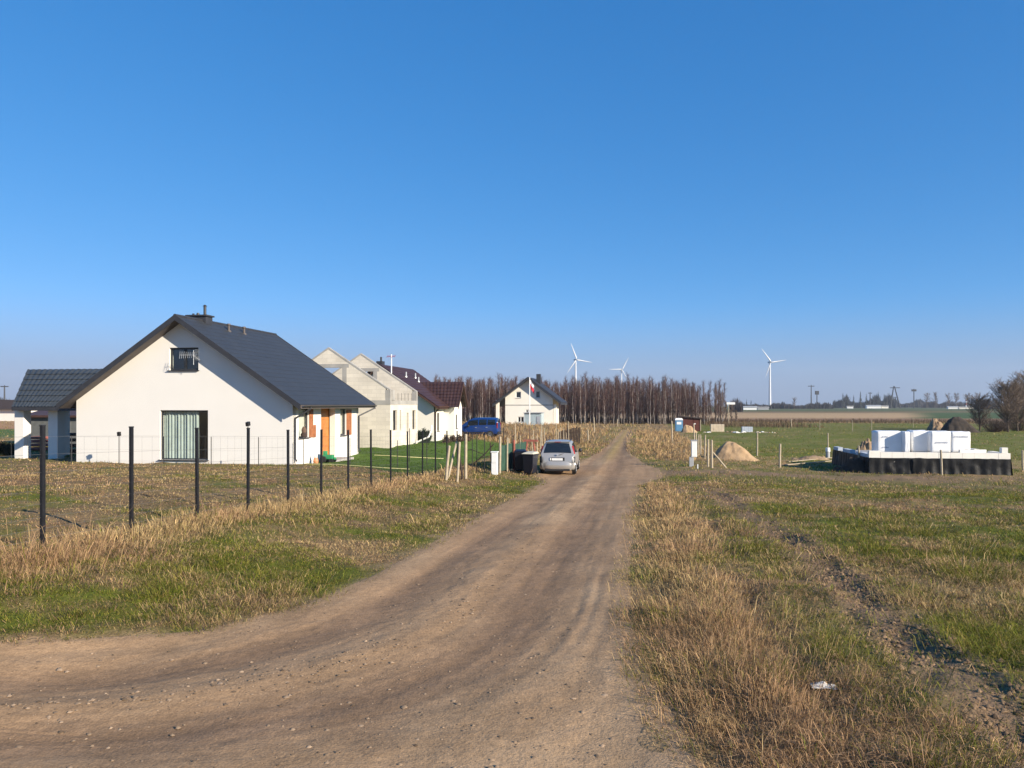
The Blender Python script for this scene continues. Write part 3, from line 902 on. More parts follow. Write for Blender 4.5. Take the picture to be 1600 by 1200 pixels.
for ex in (EXr + .06, EXl - .06):
    g = MB()
    pts = [(math.cos(t) * .07, math.sin(t) * .07) for t in np.linspace(math.pi, 2 * math.pi, 9)]
    pr = [(ex + a, RY0 + .1, ZEAV - .03 + b) for a, b in pts] + [(ex + a * .9, RY0 + .1, ZEAV - .03 + b * .9) for a, b in pts[::-1]]
    g.extrude(pr, (0, RY1 - RY0 - .2, 0))
    g.build("gutter", 'trim', h1)
for yy in (YF1 + .12, YB1 - .1):
    MB().path([(EXr + .05, yy + (.25 if yy < 36 else .8), ZEAV - .1), (EXr + .02, yy + (.22 if yy < 36 else .75), ZEAV - .2), (XR1 + .07, yy, ZEAV - .62), (XR1 + .07, yy, ZG1 + .42), (XR1 + .14, yy, ZG1 + .3)], .042, 8).build("downpipe", 'trim', h1)
# chimney, roof vents
chY = 34.9
ch = MB().box(XRID - .75, XRID - .05 + .3, chY - .3, chY + .3, 5.6, 6.62).build("chimney", 'trim', h1, bevel=.01)
MB().box(XRID - .82, XRID + .32, chY - .37, chY + .37, 6.623, 6.70).build("cap", 'trim', ch, bevel=.01)
MB().tube((XRID + .02, chY, 6.7), (XRID + .02, chY, 7.15), .07, .07, 10).tube((XRID + .02, chY, 7.15), (XRID + .02, chY, 7.22), .11, .03, 10).build("flue", 'trim', ch)
MB().tube((XRID - .35, chY, 6.7), (XRID - .35, chY, 6.83), .09, .06, 10).build("vent_cowl", 'trim', ch)
MB().tube((XRID - .6, chY, 6.7), (XRID - .6, chY, 6.8), .07, .05, 8).build("vent_cowl", 'trim', ch)
for vx in (357.5, 381.5):
    vX = XRID + .55; vY = on_x(vx, vX)[0]; vZ = ZRID - .55 * SL
    MB().tube((vX, vY, vZ - .05), (vX, vY, vZ + .28), .06, .055, 10).tube((vX, vY, vZ + .28), (vX, vY, vZ + .36), .10, .085, 10).tube((vX, vY, vZ - .08), (vX + .05, vY, vZ + .03), .14, .08, 10).build("roof_vent", 'soffit', h1)
# side porch roof on pillars, left of the house
E0, E1, R0, R1 = (-32.1, 35.0, 2.16), (-27.4, 35.0, 2.16), (-32.85, 36.9, 4.2), (-24.6, 36.9, 4.2)
pr_ = MB(); tile_slope(pr_, E0, E1, R0, R1, 24, 7, .03, .035)
porch = pr_.build("porch_roof", 'roofd2', h1)
pb = MB(); tile_slope(pb, (-32.1, 38.8, 2.16), (-27.4, 38.8, 2.16), R0, R1, 24, 7, .03, .035); pb.build("back_slope", 'roofd2', porch)
MB().box(-32.1, -26.9, 34.98, 35.04, 1.98, 2.17).box(-32.13, -32.06, 35.04, 38.7, 1.98, 2.17).box(-32.0, -27, 35.04, 38.7, 2.03, 2.06).build("fascia", 'trim', porch)
MB().extrude([(-32.2, 35.05, 2.1), (-32.9, 36.9, 4.15), (-32.2, 38.75, 2.1)], (.05, 0, 0)).build("gable_board", 'trim', porch)
for px, py in ((-32.05, 35.65), (-30.15, 35.75), (-32.0, 38.4)):
    MB().box(px - .28, px + .28, py - .25, py + .25, ZG1 - .2, 2.0).build("pillar", 'render', h1, bevel=.02)
MB().path([(-27.35, 36, 2.1), (-27.1, 35.6, 1.7), (-26.85, 34.9, 1.5)], .045, 8).build("drain_pipe", 'brownt', h1)

# TV aerial by the attic window
az = zat(556, dF)
axx, _ = on_y(312, YF1)
an = thing("television_aerial", (axx, YF1, az - .3), "silver television aerial bracketed beside the small attic window", "aerial")
A = MB().tube((axx + .06, YF1 - .003, az - .25), (axx + .0, YF1 - .5, az - .02), .014).tube((axx, YF1 - .5, az - .45), (axx, YF1 - .5, az + .22), .014)
A.build("bracket", 'steel', an)
A = MB().tube((axx - .62, YF1 - .62, az), (axx + .12, YF1 - .46, az + .0), .012)
for k in range(8):
    x = axx - .62 + k * .09; y = YF1 - .62 + k * .0195
    A.tube((x, y - .03, az - .17 + .006 * k), (x, y + .03, az + .17 - .006 * k), .007, n=5)
A.build("boom", 'steel', an)
A = MB()
for s in (-1, 1):
    for k in range(4):
        z = az + s * (.05 + .06 * k); A.tube((axx + .12 + .03 * k, YF1 - .7, z), (axx + .12 + .03 * k, YF1 - .24, z), .007, n=5)
A.build("reflector", 'steel', an)

# ================================================================== unfinished block house
XA, XB, YA, YB, ZG2 = -23.7, -15.5, 46.4, 52.4, -.75
XM = (XA + XB) / 2
h2 = thing("unfinished_house", (XM, YA, ZG2), "roofless house shell of pale aerated blocks with two bare gables", "house")
zb0, zb1, zk, za = 2.29, 2.56, 3.24, 5.95
W = MB()
gt = lambda s: zb0 - ZG2
wins = []
for a, b, y0, y1 in ((614, 620.5, 641, 672.5), (624.5, 626.8, 641, 673), (635.5, 638.5, 645, 675), (644.5, 649.5, 641, 671)):
    ya, yb = on_x(a, XB)[0], on_x(b, XB)[0]; d_ = on_x((a + b) / 2, XB)[1]
    wins.append((ya - YA, yb - YA, zat(y1, d_) - ZG2, zat(y0, d_) - ZG2))
holed_wall(W, (XA, YA, ZG2), (1, 0, 0), (0, -1, 0), XB - XA, gt, [], .25)
holed_wall(W, (XA, YB, ZG2), (1, 0, 0), (0, 1, 0), XB - XA, gt, [(3, 4.4, 1, 2.3)], .25)
holed_wall(W, (XB, YA + .26, ZG2), (0, 1, 0), (1, 0, 0), YB - YA - .52, gt, [(max(0.06, w[0] - .26), w[1] - .26, w[2], w[3]) for w in wins], .25)
holed_wall(W, (XA, YA + .26, ZG2), (0, 1, 0), (-1, 0, 0), YB - YA - .52, gt, [(2, 4.4, .2, 2.3)], .25)
W.build("wall", 'block', h2)
for w in wins:
    wo_ = window_parts(h2, (XB, YA, ZG2), (0, 1, 0), (1, 0, 0), w[0] if w[0] > .33 else .33, w[1], w[2], w[3], inset=.16, fr=.06, fm='frame', sill=False)
rb = MB()
rb.box(XA - .02, XB + .02, YA - .02, YA + .27, zb0 + .003, zb1).box(XA - .02, XB + .02, YB - .27, YB + .02, zb0 + .003, zb1)
rb.box(XB - .27, XB + .02, YA + .272, YB - .272, zb0 + .003, zb1).box(XA - .02, XA + .27, YA + .272, YB - .272, zb0 + .003, zb1)
rb.build("ring_beam", 'conc', h2)
sl2 = (za - zk) / (XM - XA)
def g2(s): return zk + sl2 * min(s, XB - XA - s) - zb1
for yy, nrm in ((YA, -1), (YB - .25, -1)):
    G = MB()
    hole = (XM - XA - .9, XM - XA + .92, zat(606, 48.5) - zb1, zat(574.5, 48.9) - zb1)
    holed_wall(G, (XA + .3, yy, zb1 + .003), (1, 0, 0), (0, nrm, 0), XB - XA - .6, lambda s: g2(s + .3) - .1, [(hole[0] - .3, hole[1] - .3, hole[2], hole[3])], .25, extra=(XM - XA - .3,))
    go = G.build("gable", 'block', h2)
    cp = MB()
    for x0, x1 in ((XA, XM), (XB, XM)):
        cp.extrude([(x0, yy - .015, zk - .10), (x0, yy - .015, zk), (x1, yy - .015, za), (x1, yy - .015, za - .12)], (0, .28, 0))
    cp.build("coping", 'conc', go)
    MB().box(XM - 1.35, XM + 1.37, yy - .012, yy + .262, hole[3] + zb1 + .004, hole[3] + zb1 + .24).build("lintel", 'conc', go)
    MB().box(XM + .925, XM + 1.22, yy - .008, yy + .258, hole[2] + zb1, hole[3] + zb1 + .002).build("column", 'conc', go)
    for x0, x1 in ((XA - .01, XA + .3), (XB - .3, XB + .01)):
        MB().box(x0, x1, yy - .01, yy + .26, zb1 + .003, zk - .02).build("column", 'conc', go)
MB().box(XB - .28, XB + .06, YA + .25, YA + .8, zb1 + .003, zk - .02).build("knee_column", 'conc', h2)
for k in range(6):
    y = YA + 1.2 + k * .75; MB().tube((XB - .12, y, zb1), (XB - .12, y, zb1 + .5), .012, n=5).build("rebar", 'woodd', h2)
MB().box(XA + .3, XB - .3, YA + .3, YB - .3, ZG2 + .1, ZG2 + .2).build("floor_slab", 'conc', h2)

# ================================================================== brown roofed house
X0, X1, Y0, Y1, ZG3 = -24.0, -15.6, 57.2, 65.0, -.85
XC, ZR3, ZE3 = -19.8, 5.4, 2.15
h3 = thing("brown_roofed_house", (XC, Y0, ZG3), "cream house with dark brown tiled roof and small gabled bay", "house")
s3 = (ZR3 - ZE3) / (-15.15 - XC)
def h3t(s): return ZR3 - .18 - abs(X0 + s - XC) * s3 - ZG3
W = MB()
holed_wall(W, (X0, Y0, ZG3), (1, 0, 0), (0, -1, 0), X1 - X0, h3t, [(3.3, 4.6, 1.0, 2.2)], .3, extra=(XC - X0,))
holed_wall(W, (X0, Y1, ZG3), (1, 0, 0), (0, 1, 0), X1 - X0, h3t, [], .3, extra=(XC - X0,))
wa = (on_x(683, X1)[0] - Y0, on_x(686.8, X1)[0] - Y0, zat(673.5, 60) - ZG3, zat(645, 60) - ZG3)
holed_wall(W, (X1, Y0 + .01, ZG3), (0, 1, 0), (1, 0, 0), Y1 - Y0 - .02, lambda s: h3t(X1 - X0) - .01, [wa], .3)
holed_wall(W, (X0, Y0 + .01, ZG3), (0, 1, 0), (-1, 0, 0), Y1 - Y0 - .02, lambda s: h3t(0) - .01, [], .3)
W.build("wall", 'render2', h3)
window_parts(h3, (X1, Y0 + .01, ZG3), (0, 1, 0), (1, 0, 0), *wa, inset=.1, back='solid')
window_parts(h3, (X0, Y0, ZG3), (1, 0, 0), (0, -1, 0), 3.3, 4.6, 1.0, 2.2, inset=.1, back='solid')
BX, BY0, BY1 = -14.75, 60.2, 62.9
wb_ = (on_x(712, BX)[0] - BY0, on_x(714.5, BX)[0] - BY0, zat(669, 63) - ZG3, zat(647.5, 63) - ZG3)
B = MB()
bym = (BY0 + BY1) / 2
bt = lambda s: 2.1 + 1.05 * (1 - abs(s - (bym - BY0)) / (bym - BY0)) * 1.35 - ZG3
holed_wall(B, (BX, BY0, ZG3), (0, 1, 0), (1, 0, 0), BY1 - BY0, bt, [(wb_[0], wb_[1], wb_[2], wb_[3])], .25, extra=(bym - BY0,))
B.box(X1 + .002, BX - .252, BY0 + .001, BY0 + .25, ZG3, 2.1).box(X1 + .002, BX - .252, BY1 - .25, BY1 - .001, ZG3, 2.1)
bay = B.build("bay", 'render2', h3)
window_parts(h3, (BX, BY0, ZG3), (0, 1, 0), (1, 0, 0), wb_[0], wb_[1], wb_[2], wb_[3], inset=.08, fr=.05, back='solid')
ry0, ry1 = 56.6, 65.5
for ex in (-15.15, -24.45):
    r_ = MB(); tile_slope(r_, (ex, ry0, ZE3), (ex, ry1, ZE3), (XC, ry0, ZR3), (XC, ry1, ZR3), 40, 15, .02, .025)
    r_.build("roof", 'roofb', h3)
so_ = MB()
for ex in (-15.15, -24.45):
    so_.extrude([(ex, ry0 + .02, ZE3 - .02), (ex, ry0 + .02, ZE3 - .2), (XC, ry0 + .02, ZR3 - .22), (XC, ry0 + .02, ZR3 - .02)], (0, ry1 - ry0 - .04, 0))
so_.build("soffit", 'brownt', h3)
zr = 4.15
br_ = MB(); tile_slope(br_, (-17.3, BY0 - .45, 2.05), (-14.28, BY0 - .45, 2.05), (-18.0, bym, zr), (-14.28, bym, zr), 12, 8, .025, .03)
bro = br_.build("bay_roof", 'roofb', h3)
br_ = MB(); tile_slope(br_, (-17.3, BY1 + .45, 2.05), (-14.28, BY1 + .45, 2.05), (-18.0, bym, zr), (-14.28, bym, zr), 12, 8, .025, .03); br_.build("back_slope", 'roofb', bro)
MB().extrude([(-14.3, BY0 - .45, 1.9), (-14.3, BY0 - .45, 2.05), (-14.3, bym, zr), (-14.3, BY1 + .45, 2.05), (-14.3, BY1 + .45, 1.9), (-14.3, bym, zr - .2)], (.04, 0, 0)).build("barge_board", 'brownt', bro)
MB().path([(-15.05, ry0 + .3, ZE3 - .05), (-15.5, Y0 + .1, ZE3 - .45), (-15.52, Y0 + .1, ZG3 + .2)], .05, 7).build("downpipe", 'brownt', h3)
MB().box(-15.16, -15.04, ry0 + .05, BY0 - .5, ZE3 - .09, ZE3 + .02).build("gutter", 'brownt', h3)
for vx, vy in ((634.5, 590), (649, 591), (654, 595)):
    vX = XC + 1.3 + (.5 if vx > 650 else 0); vY = on_x(vx, vX)[0]; vz = ZR3 - (vX - XC) * s3
    MB().tube((vX, vY, vz - .05), (vX, vY, vz + .42), .07, .06, 8).tube((vX, vY, vz + .0), (vX + .08, vY, vz - .02), .16, .1, 8).build("roof_vent", 'steel', h3)
MB().box(XC - .9, XC - .4, 58.5, 59.1, 4.6, 5.75).tube((XC - .6, 58.8, 5.75), (XC - .6, 58.8, 6.1), .08, .08, 8).build("chimney", 'trim', h3)
# mast with aerial behind the block house
mX, mY = on_y(611.5, 55.5)[0], 55.5
am = thing("aerial_mast", (mX, mY, ZG2), "tall pale aerial mast between block house and brown roof", "mast")
MB().tube((mX, mY, ZG2 - .2), (mX, mY, zat(552, 56.5)), .05, .045, 8).build("pole", 'white', am)
A = MB().tube((mX - .35, mY, zat(555, 56.5)), (mX + .3, mY, zat(555, 56.5)), .015)
for k in range(7): A.tube((mX - .33 + k * .1, mY - .2, zat(555, 56.5) - .1), (mX - .33 + k * .1, mY + .2, zat(555, 56.5) + .1), .009, n=5)
A.build("aerial", 'redl', am)

# ================================================================== far cream house with dark roof
Y4 = 126.0
x4l, d4 = on_y(789.5, Y4); x4r, _ = on_y(864, Y4)
z4 = zat(664, d4) - .5
h4 = thing("far_cream_house", ((x4l + x4r) / 2, Y4, z4), "cream gabled house with dark roof standing before the birch wood", "house")
x4m, _ = on_y(826, Y4); zr4 = zat(589.5, d4); ze4 = zat(628, d4)
s4 = (zr4 - ze4) / (on_y(877, Y4)[0] - x4m)
top4 = lambda s: zr4 - .3 - abs(x4l + s - x4m) * s4 - z4
def hole4(xa, xb, ya, yb): return (on_y(xa, Y4)[0] - x4l, on_y(xb, Y4)[0] - x4l, zat(yb, d4) - z4, zat(ya, d4) - z4)
wh = [hole4(806, 814, 612, 621.8), hole4(837, 844, 611, 621.5), hole4(821.5, 829, 640, 646.5), hole4(809, 818.5, 651, 660)]
W = MB()
holed_wall(W, (x4l, Y4, z4), (1, 0, 0), (0, -1, 0), x4r - x4l, top4, wh, .4, extra=(x4m - x4l,))
holed_wall(W, (x4l, Y4 + 9, z4), (1, 0, 0), (0, 1, 0), x4r - x4l, top4, [], .4, extra=(x4m - x4l,))
W.box(x4l + .002, x4l + .4, Y4 + .41, Y4 + 8.59, z4, z4 + top4(0)).box(x4r - .4, x4r - .002, Y4 + .41, Y4 + 8.59, z4, z4 + top4(x4r - x4l))
W.build("wall", 'render2', h4)
for w in wh: window_parts(h4, (x4l, Y4, z4), (1, 0, 0), (0, -1, 0), *w, inset=.12, fr=.09, fm='wframe', bars=1 if w[2] < 3 else 0, back='solid')
MB().box(x4l - .02, x4r + .02, Y4 - .03, Y4 - .002, zat(633.6, d4), zat(632.2, d4)).build("string_course", 'conc', h4)
el, er = on_y(771, Y4)[0], on_y(878, Y4)[0]
for ex in (el, er):
    r_ = MB(); zz = zr4 - abs(ex - x4m) * s4
    tile_slope(r_, (ex, Y4 - 1.1, zz), (ex, Y4 + 9.6, zz), (x4m, Y4 - 1.1, zr4), (x4m, Y4 + 9.6, zr4), 30, 12, .02, .03)
    r_.extrude([(ex, Y4 - 1.1, zz - .03), (ex, Y4 - 1.1, zz - .4), (x4m, Y4 - 1.1, zr4 - .42), (x4m, Y4 - 1.1, zr4 - .03)], (0, 10.6, 0))
    r_.build("roof", 'trim', h4)
cx4 = on_y(837.5, Y4)[0]
MB().box(cx4 - .35, cx4 + .35, Y4 + 3, Y4 + 3.8, zr4 - 2.5, zat(585.5, d4) + .2).build("chimney", 'trim', h4)
for px in (777, 864 + 3):
    p_ = on_y(px, Y4)[0]; MB().box(p_ - .25, p_ + .25, Y4 + .1, Y4 + .6, z4, zat(629, d4) + (.4 if px < 800 else -.3)).build("porch_post", 'render2', h4)
# pale sheet gate beside it
px0, px1 = on_y(819, 119)[0], on_y(846, 119)[0]
sg = thing("sheet_metal_garage", ((px0 + px1) / 2, 119, gz(px0, 119)), "pale blue-grey sheet metal garage in front of the cream house", "garage")
zt = zat(645.5, depth(px0, 119))
G = MB()
for k in range(14):
    a = px0 + (px1 - px0) * k / 14; b = px0 + (px1 - px0) * (k + 1) / 14
    G.box(a + .02, b - .02, 118.95, 119.0, gz(px0, 119) - .3, zt)
G.box(px0, px1, 119.002, 122, gz(px0, 119) - .3, zt - .02).build("wall", 'sheet', sg)
MB().box(px1 - .75, px1 - .2, 118.9, 118.945, gz(px0, 119), zt - .5).build("door", 'steel', sg)
MB().box(px0 - .1, px1 + .1, 118.7, 122.2, zt + .003, zt + .09).build("roof", 'steel', sg)
# flagpole
fX, fY, fZ, fd = *on_y(827.5, 108.0)[:1], 108.0, gz(on_y(827.5, 108.0)[0], 108.0), on_y(827.5, 108.0)[1]
fp = thing("flagpole", (fX, fY, fZ), "white flagpole with a limp white and red flag", "flagpole")
zt = zat(591, fd)
MB().tube((fX, fY, fZ - .2), (fX, fY, zt), .085, .06, 8).tube((fX, fY, zt), (fX, fY, zt + .12), .1, .04, 8).build("pole", 'white', fp)
def flag(y0, y1, m, nm):
    vs = []; nx, nz = 10, 5
    for j in range(nz + 1):
        for i in range(nx + 1):
            u = i / nx; v = j / nz
            z = zat(y0 + (y1 - y0) * v, fd) - u * 1.0
            vs.append((fX + .07 + u * .62, fY + .14 * math.sin(u * 9 + v * 2) * u, z))
    MB().add(vs, [(j * (nx + 1) + i, j * (nx + 1) + i + 1, (j + 1) * (nx + 1) + i + 1, (j + 1) * (nx + 1) + i) for j in range(nz) for i in range(nx)]).build(nm, m, fp, smooth=True)
flag(593, 599, 'flagw', "flag"); flag(599, 606, 'flagr', "flag")

# ================================================================== fences
def mesh_panel(p0, p1, z0, z1, parent, m='wire', hs=(0, .33, .66, 1.0), r=.0022, vstep=.30):
    mb = MB(); p0, p1 = Vector(p0), Vector(p1); L = (p1 - p0).length
    for t in hs:
        h = z0 + (z1 - z0) * t; mb.tube(p0 + Vector((0, 0, h)), p1 + Vector((0, 0, h)), r, n=4, cap=False)
    k = max(1, int(L / vstep))
    for i in range(1, k):
        p = p0.lerp(p1, i / k); mb.tube(p + Vector((0, 0, z0)), p + Vector((0, 0, z1)), r * .55, n=3, cap=False)
    return mb.build("mesh_panel", m, parent)
FX = -8.4
fy = [9.70 + 1.938 * k for k in range(-3, 14)]
wf = thing("wire_fence", (FX, fy[0], gz(FX, fy[0])), "wire mesh fence on black steel posts along the road verge", "fence")
for i, y in enumerate(fy):
    z = gz(FX, y); h = 1.83 + random.uniform(-.03, .03)
    if i == 10: pass
    lx = random.uniform(-.012, .012)
    po = MB().cbox((FX + lx / 2, y, z - .2 + (h + .2) / 2), (.022, 0, 0), (0, .03, 0), (lx / 2, 0, (h + .2) / 2)).build("post", 'post', wf)
    MB().box(FX + lx - .026, FX + lx + .026, y - .034, y + .034, z + h, z + h + .02).build("cap", 'plast', po)
    if i:
        mesh_panel((FX, fy[i - 1], gz(FX, fy[i - 1])), (FX, y, z), .06, 1.66, wf, hs=(0, .09, .18, .28, .40, .52, .68, .84, 1.0), vstep=.25)
# thin posts in front of the house
tf = thing("thin_post_fence", (-20, 31.6, gz(-20, 31.6)), "low wire fence on thin dark rods before the white gable", "fence")
prev = None
for xp in (112, 186, 256, 330, 404, 474, 547, 621):
    yy = 31.7 + (max(0, xp - 404) / 217) * 3.2
    X = on_y(xp, yy)[0]; z = gz(X, yy); h = 1.28
    MB().tube((X, yy, z - .2), (X, yy, z + h), .018, .018, 6).build("post", 'post', tf)
    if prev: mesh_panel(prev, (X, yy, z), .1, h - .05, tf, hs=(0, .5, 1.0), r=.0022, vstep=5)
    prev = (X, yy, z)
# floodlight heads
for xp, yp, Y, lab in ((186, 664.5, 31.7, "small dark lamp head on a thin rod before the white gable"), (386.8, 665, fy[6], "small dark lamp head on a black fence post")):
    X, d = on_y(xp, Y); z = zat(yp, d)
    if Y > 30: z = gz(X, Y) + 1.28 + .10
    else: X = FX; z = gz(FX, Y) + 1.86 + .07
    t = thing("solar_lamp", (X, Y, z - .12), lab, "lamp")
    MB().cbox((X, Y, z), (.075 if Y > 30 else .035, 0, 0), (0, .05, .01), (0, -.01, .09 if Y > 30 else .045)).build("head", 'plast', t, bevel=.01)
    MB().tube((X, Y, z - .12), (X, Y, z - .06), .012, .012, 6).build("stem", 'plast', t)
# rear garden fence seen past the lawn
rf = thing("garden_fence", (-9.2, 40, gz(-9.2, 40)), "thin black rod fence bordering the green lawn", "fence")
prev = None
for xp, yb in ((640, 722), (667, 727), (738, 735), (745, 738), (757, 738)):
    X, Y, z, d = on_g(xp, yb)
    MB().tube((X, Y, z - .2), (X, Y, z + 1.75), .022, .022, 6).build("post", 'post', rf)
    if prev: mesh_panel(prev, (X, Y, z), .1, 1.6, rf, hs=(0, .3, .6, 1.0), r=.0022, vstep=9)
    prev = (X, Y, z)

def stake(name, p, q, r, m, label, group=None, cat='post', r2=None, tipcut=True):
    p = Vector(p); q = Vector(q); d = (q - p).normalized()
    mb = MB(); n = 8
    mid_ = p.lerp(q, .5) + Vector((random.uniform(-.012, .012), 0, 0))
    mb.tube(p - d * .25, mid_, r * 1.05, r, n).tube(mid_, q, r, (r2 or r * .93), n)
    mb.tube(q, q + d * r * .35, (r2 or r * .93), r * .4, n)
    o = mb.build(name, m); tag(o, label, cat, group)
    return recenter(o, p)
def px_stake(xb, yb, xt, yt, r, m, label, group=None, cat='post', dy=0.0, name='wooden_post'):
    X, Y, z, d = on_g(xb, yb)
    Xt, dt = on_y(xt, Y + dy)
    return stake(name, (X, Y, z), (Xt, Y + dy, zat(yt, dt)), r, m, label, group, cat)
# weathered posts by the meter box, left of the parked car
g = "weathered posts by the white meter cabinet"
px_stake(697, 750, 702, 697, .055, 'wood', "pale weathered post leaning beside a black bundle", g)
px_stake(700, 748, 713.5, 690, .045, 'wood', "thin brace board leaning towards upright posts", g, dy=.5)
px_stake(714.5, 751, 718, 691, .05, 'wood', "thick pale weathered post standing between two leaning boards", g)
px_stake(727.5, 750, 728, 679, .06, 'wood', "tallest pale wooden post beside the brown garden boulders", g)
px_stake(723, 750, 717, 704, .04, 'woodd', "dark split board leaning on the pale posts", g)
px_stake(780.5, 741, 781.5, 683, .06, 'wood', "pale round post at the corner of green netting", g)
px_stake(803.5, 734, 803, 688, .07, 'woodr', "reddish square post holding the green netting", g)
px_stake(792.5, 737, 793, 684, .04, 'wood', "slim grey post in the middle of green netting", g)
px_stake(768, 737, 766, 692, .035, 'woodd', "dark iron post leaning behind the white meter cabinet", g)
# rows of rough stakes round the plot behind the silver car
X, Y, z, d = on_g(786, 716)
pf = thing("stake_fence", (X, Y, z), "rough fence of uneven upright stakes behind the silver car", "fence")
for k in range(27):
    xp = 786 + k * 4.1 + random.uniform(-1, 1); yb = 719 - k * .95
    X, Y, z, d = on_g(xp, yb)
    hh = random.uniform(1.0, 1.7) if k % 5 else random.uniform(1.8, 2.3)
    mb = MB().tube((X, Y, z - .2), (X + random.uniform(-.08, .08), Y, z + hh), random.uniform(.03, .055), .03, 6)
    mb.build("stake", random.choice(['wood', 'wood', 'woodd', 'brushb', 'wood']), pf)
# green netting panels
X0n, Y0n, z0n, _ = on_g(781.5, 738); X1n, Y1n, z1n, _ = on_g(822, 728)
gn = thing("green_netting", (X0n, Y0n, z0n), "dark green windbreak netting stretched between posts beside the bins", "netting")
for k in range(4):
    a = Vector((X0n, Y0n, z0n)).lerp(Vector((X1n, Y1n, z1n)), k / 4); b = Vector((X0n, Y0n, z0n)).lerp(Vector((X1n, Y1n, z1n)), (k + 1) / 4)
    vs = []; nn = 8
    for i in range(nn + 1):
        p = a.lerp(b, .03 + .94 * i / nn); sag = .06 * math.sin(math.pi * i / nn)
        w_ = .05 * math.sin(i * 2.1 + k)
        vs += [(p.x, p.y + w_, p.z + .05), (p.x, p.y - w_, p.z + 1.32 - sag + .05 * (k % 2))]
    MB().add(vs, [(2 * i, 2 * i + 2, 2 * i + 3, 2 * i + 1) for i in range(nn)]).build("net_panel", 'greenmesh', gn)
# red wooden rack
X, Y, z, d = on_g(829, 722)
rk = thing("red_rack", (X, Y, z), "small red wooden trestle standing behind the dark bin", "trestle")
for sx in (-.28, .28):
    for sy in (-.2, .2):
        MB().tube((X + sx * 1.3, Y + sy, z), (X + sx * .6, Y + sy * .3, z + 1.25), .035, .035, 5).build("leg", 'woodr', rk)
MB().box(X - .42, X + .42, Y - .1, Y + .1, z + 1.2, z + 1.32).build("beam", 'woodr', rk)
# dark plank fence behind the car
Xa, Ya, za_, _ = on_g(874, 694); Xb, Yb, zb_, _ = on_g(905.5, 695)
dp = thing("dark_plank_fence", (Xa, Ya, za_), "dark brown plank fence panel leaning behind the silver car", "fence")
npk = 14
for k in range(npk):
    t = k / (npk - 1); X = Xa + (Xb - Xa) * t; Y = Ya + (Yb - Ya) * t; z = za_ + (zb_ - za_) * t
    w_ = (Xb - Xa) / npk * .44
    top = 1.15 + .55 * t + random.uniform(-.08, .08)
    MB().cbox((X, Y, z + top / 2), (w_, 0, 0), (0, .015, 0), (.04, 0, top / 2)).build("plank", 'woodd', dp)
for hh in (.35, 1.0):
    MB().tube((Xa, Ya + .05, za_ + hh), (Xb, Yb + .05, zb_ + hh + .2), .035, .035, 4).build("rail", 'woodd', dp)
px_stake(889, 694, 886, 663, .05, 'woodd', "charred crooked post sticking up above the dark plank fence", dy=.2)

# posts at the plot entrance on the right
g = "wooden posts round the building plot"
px_stake(1106.2, 729.5, 1106.5, 687, .06, 'wood', "left one of two stout gate posts by the grey service box", g)
px_stake(1112.3, 731.5, 1112, 688, .065, 'wood', "braced stout gate post nearest the sand heap", g)
px_stake(1134.5, 731.5, 1114, 707, .05, 'wood', "diagonal brace propped against the stout gate post", g, cat='brace')
for xb, yb, yt, lab in ((1087.5, 709, 676, "first of three tall posts behind the service box"), (1091.5, 711, 679, "second of three tall posts behind the service box"), (1094.5, 712, 679.5, "third of three tall posts behind the service box")):
    px_stake(xb, yb, xb, yt, .05, 'wood', lab, g)
px_stake(1101, 717, 1102, 680, .05, 'wood', "single grey post between the gate posts and three tall posts", g)
px_stake(1103, 706, 1095, 698, .035, 'wood', "short diagonal strut between tall grey posts", g, cat='brace')
px_stake(1183, 712, 1183.3, 677, .06, 'wood', "pale post on the grass just behind the sand heap", g)
px_stake(1218.5, 731, 1219, 694, .07, 'wood', "lone stout post on trampled earth before the sand heap", g)
px_stake(1343.5, 736, 1341.5, 697, .055, 'wood', "leaning post at the left corner of the black foundation", g)
px_stake(1471.5, 742.5, 1470, 703.5, .06, 'wood', "post standing in front of the long black foundation wall", g)
px_stake(1598.5, 737, 1597.5, 704, .06, 'wood', "post at the right end of the black foundation", g)
px_stake(1236.5, 668, 1236, 655, .09, 'wood', "small far post on the green field before the scrub line", g)
px_stake(1085, 690, 1084, 662, .07, 'wood', "whitish post beside the small blue toilet cabin", g)
px_stake(1050.5, 690, 1049.5, 658, .07, 'wood', "grey post in dead grass left of the blue toilet cabin", g)
px_stake(929, 678, 928, 652, .07, 'wood', "white tipped post in straw grass right of dark plank fence", g)
px_stake(919, 688, 918.5, 671, .06, 'wood', "short pale post in straw grass right of dark plank fence", g)
px_stake(965, 666, 964.5, 655, .09, 'wood', "small post in straw grass near the far end of the track", g)
for xb, yb, h_ in ((1281, 672, 15), (1332, 674, 17), (1362, 676, 20), (1427, 668, 14)):
    px_stake(xb, yb, xb, yb - h_, .04, 'wood', "thin far stake on the green field", "thin far stakes")

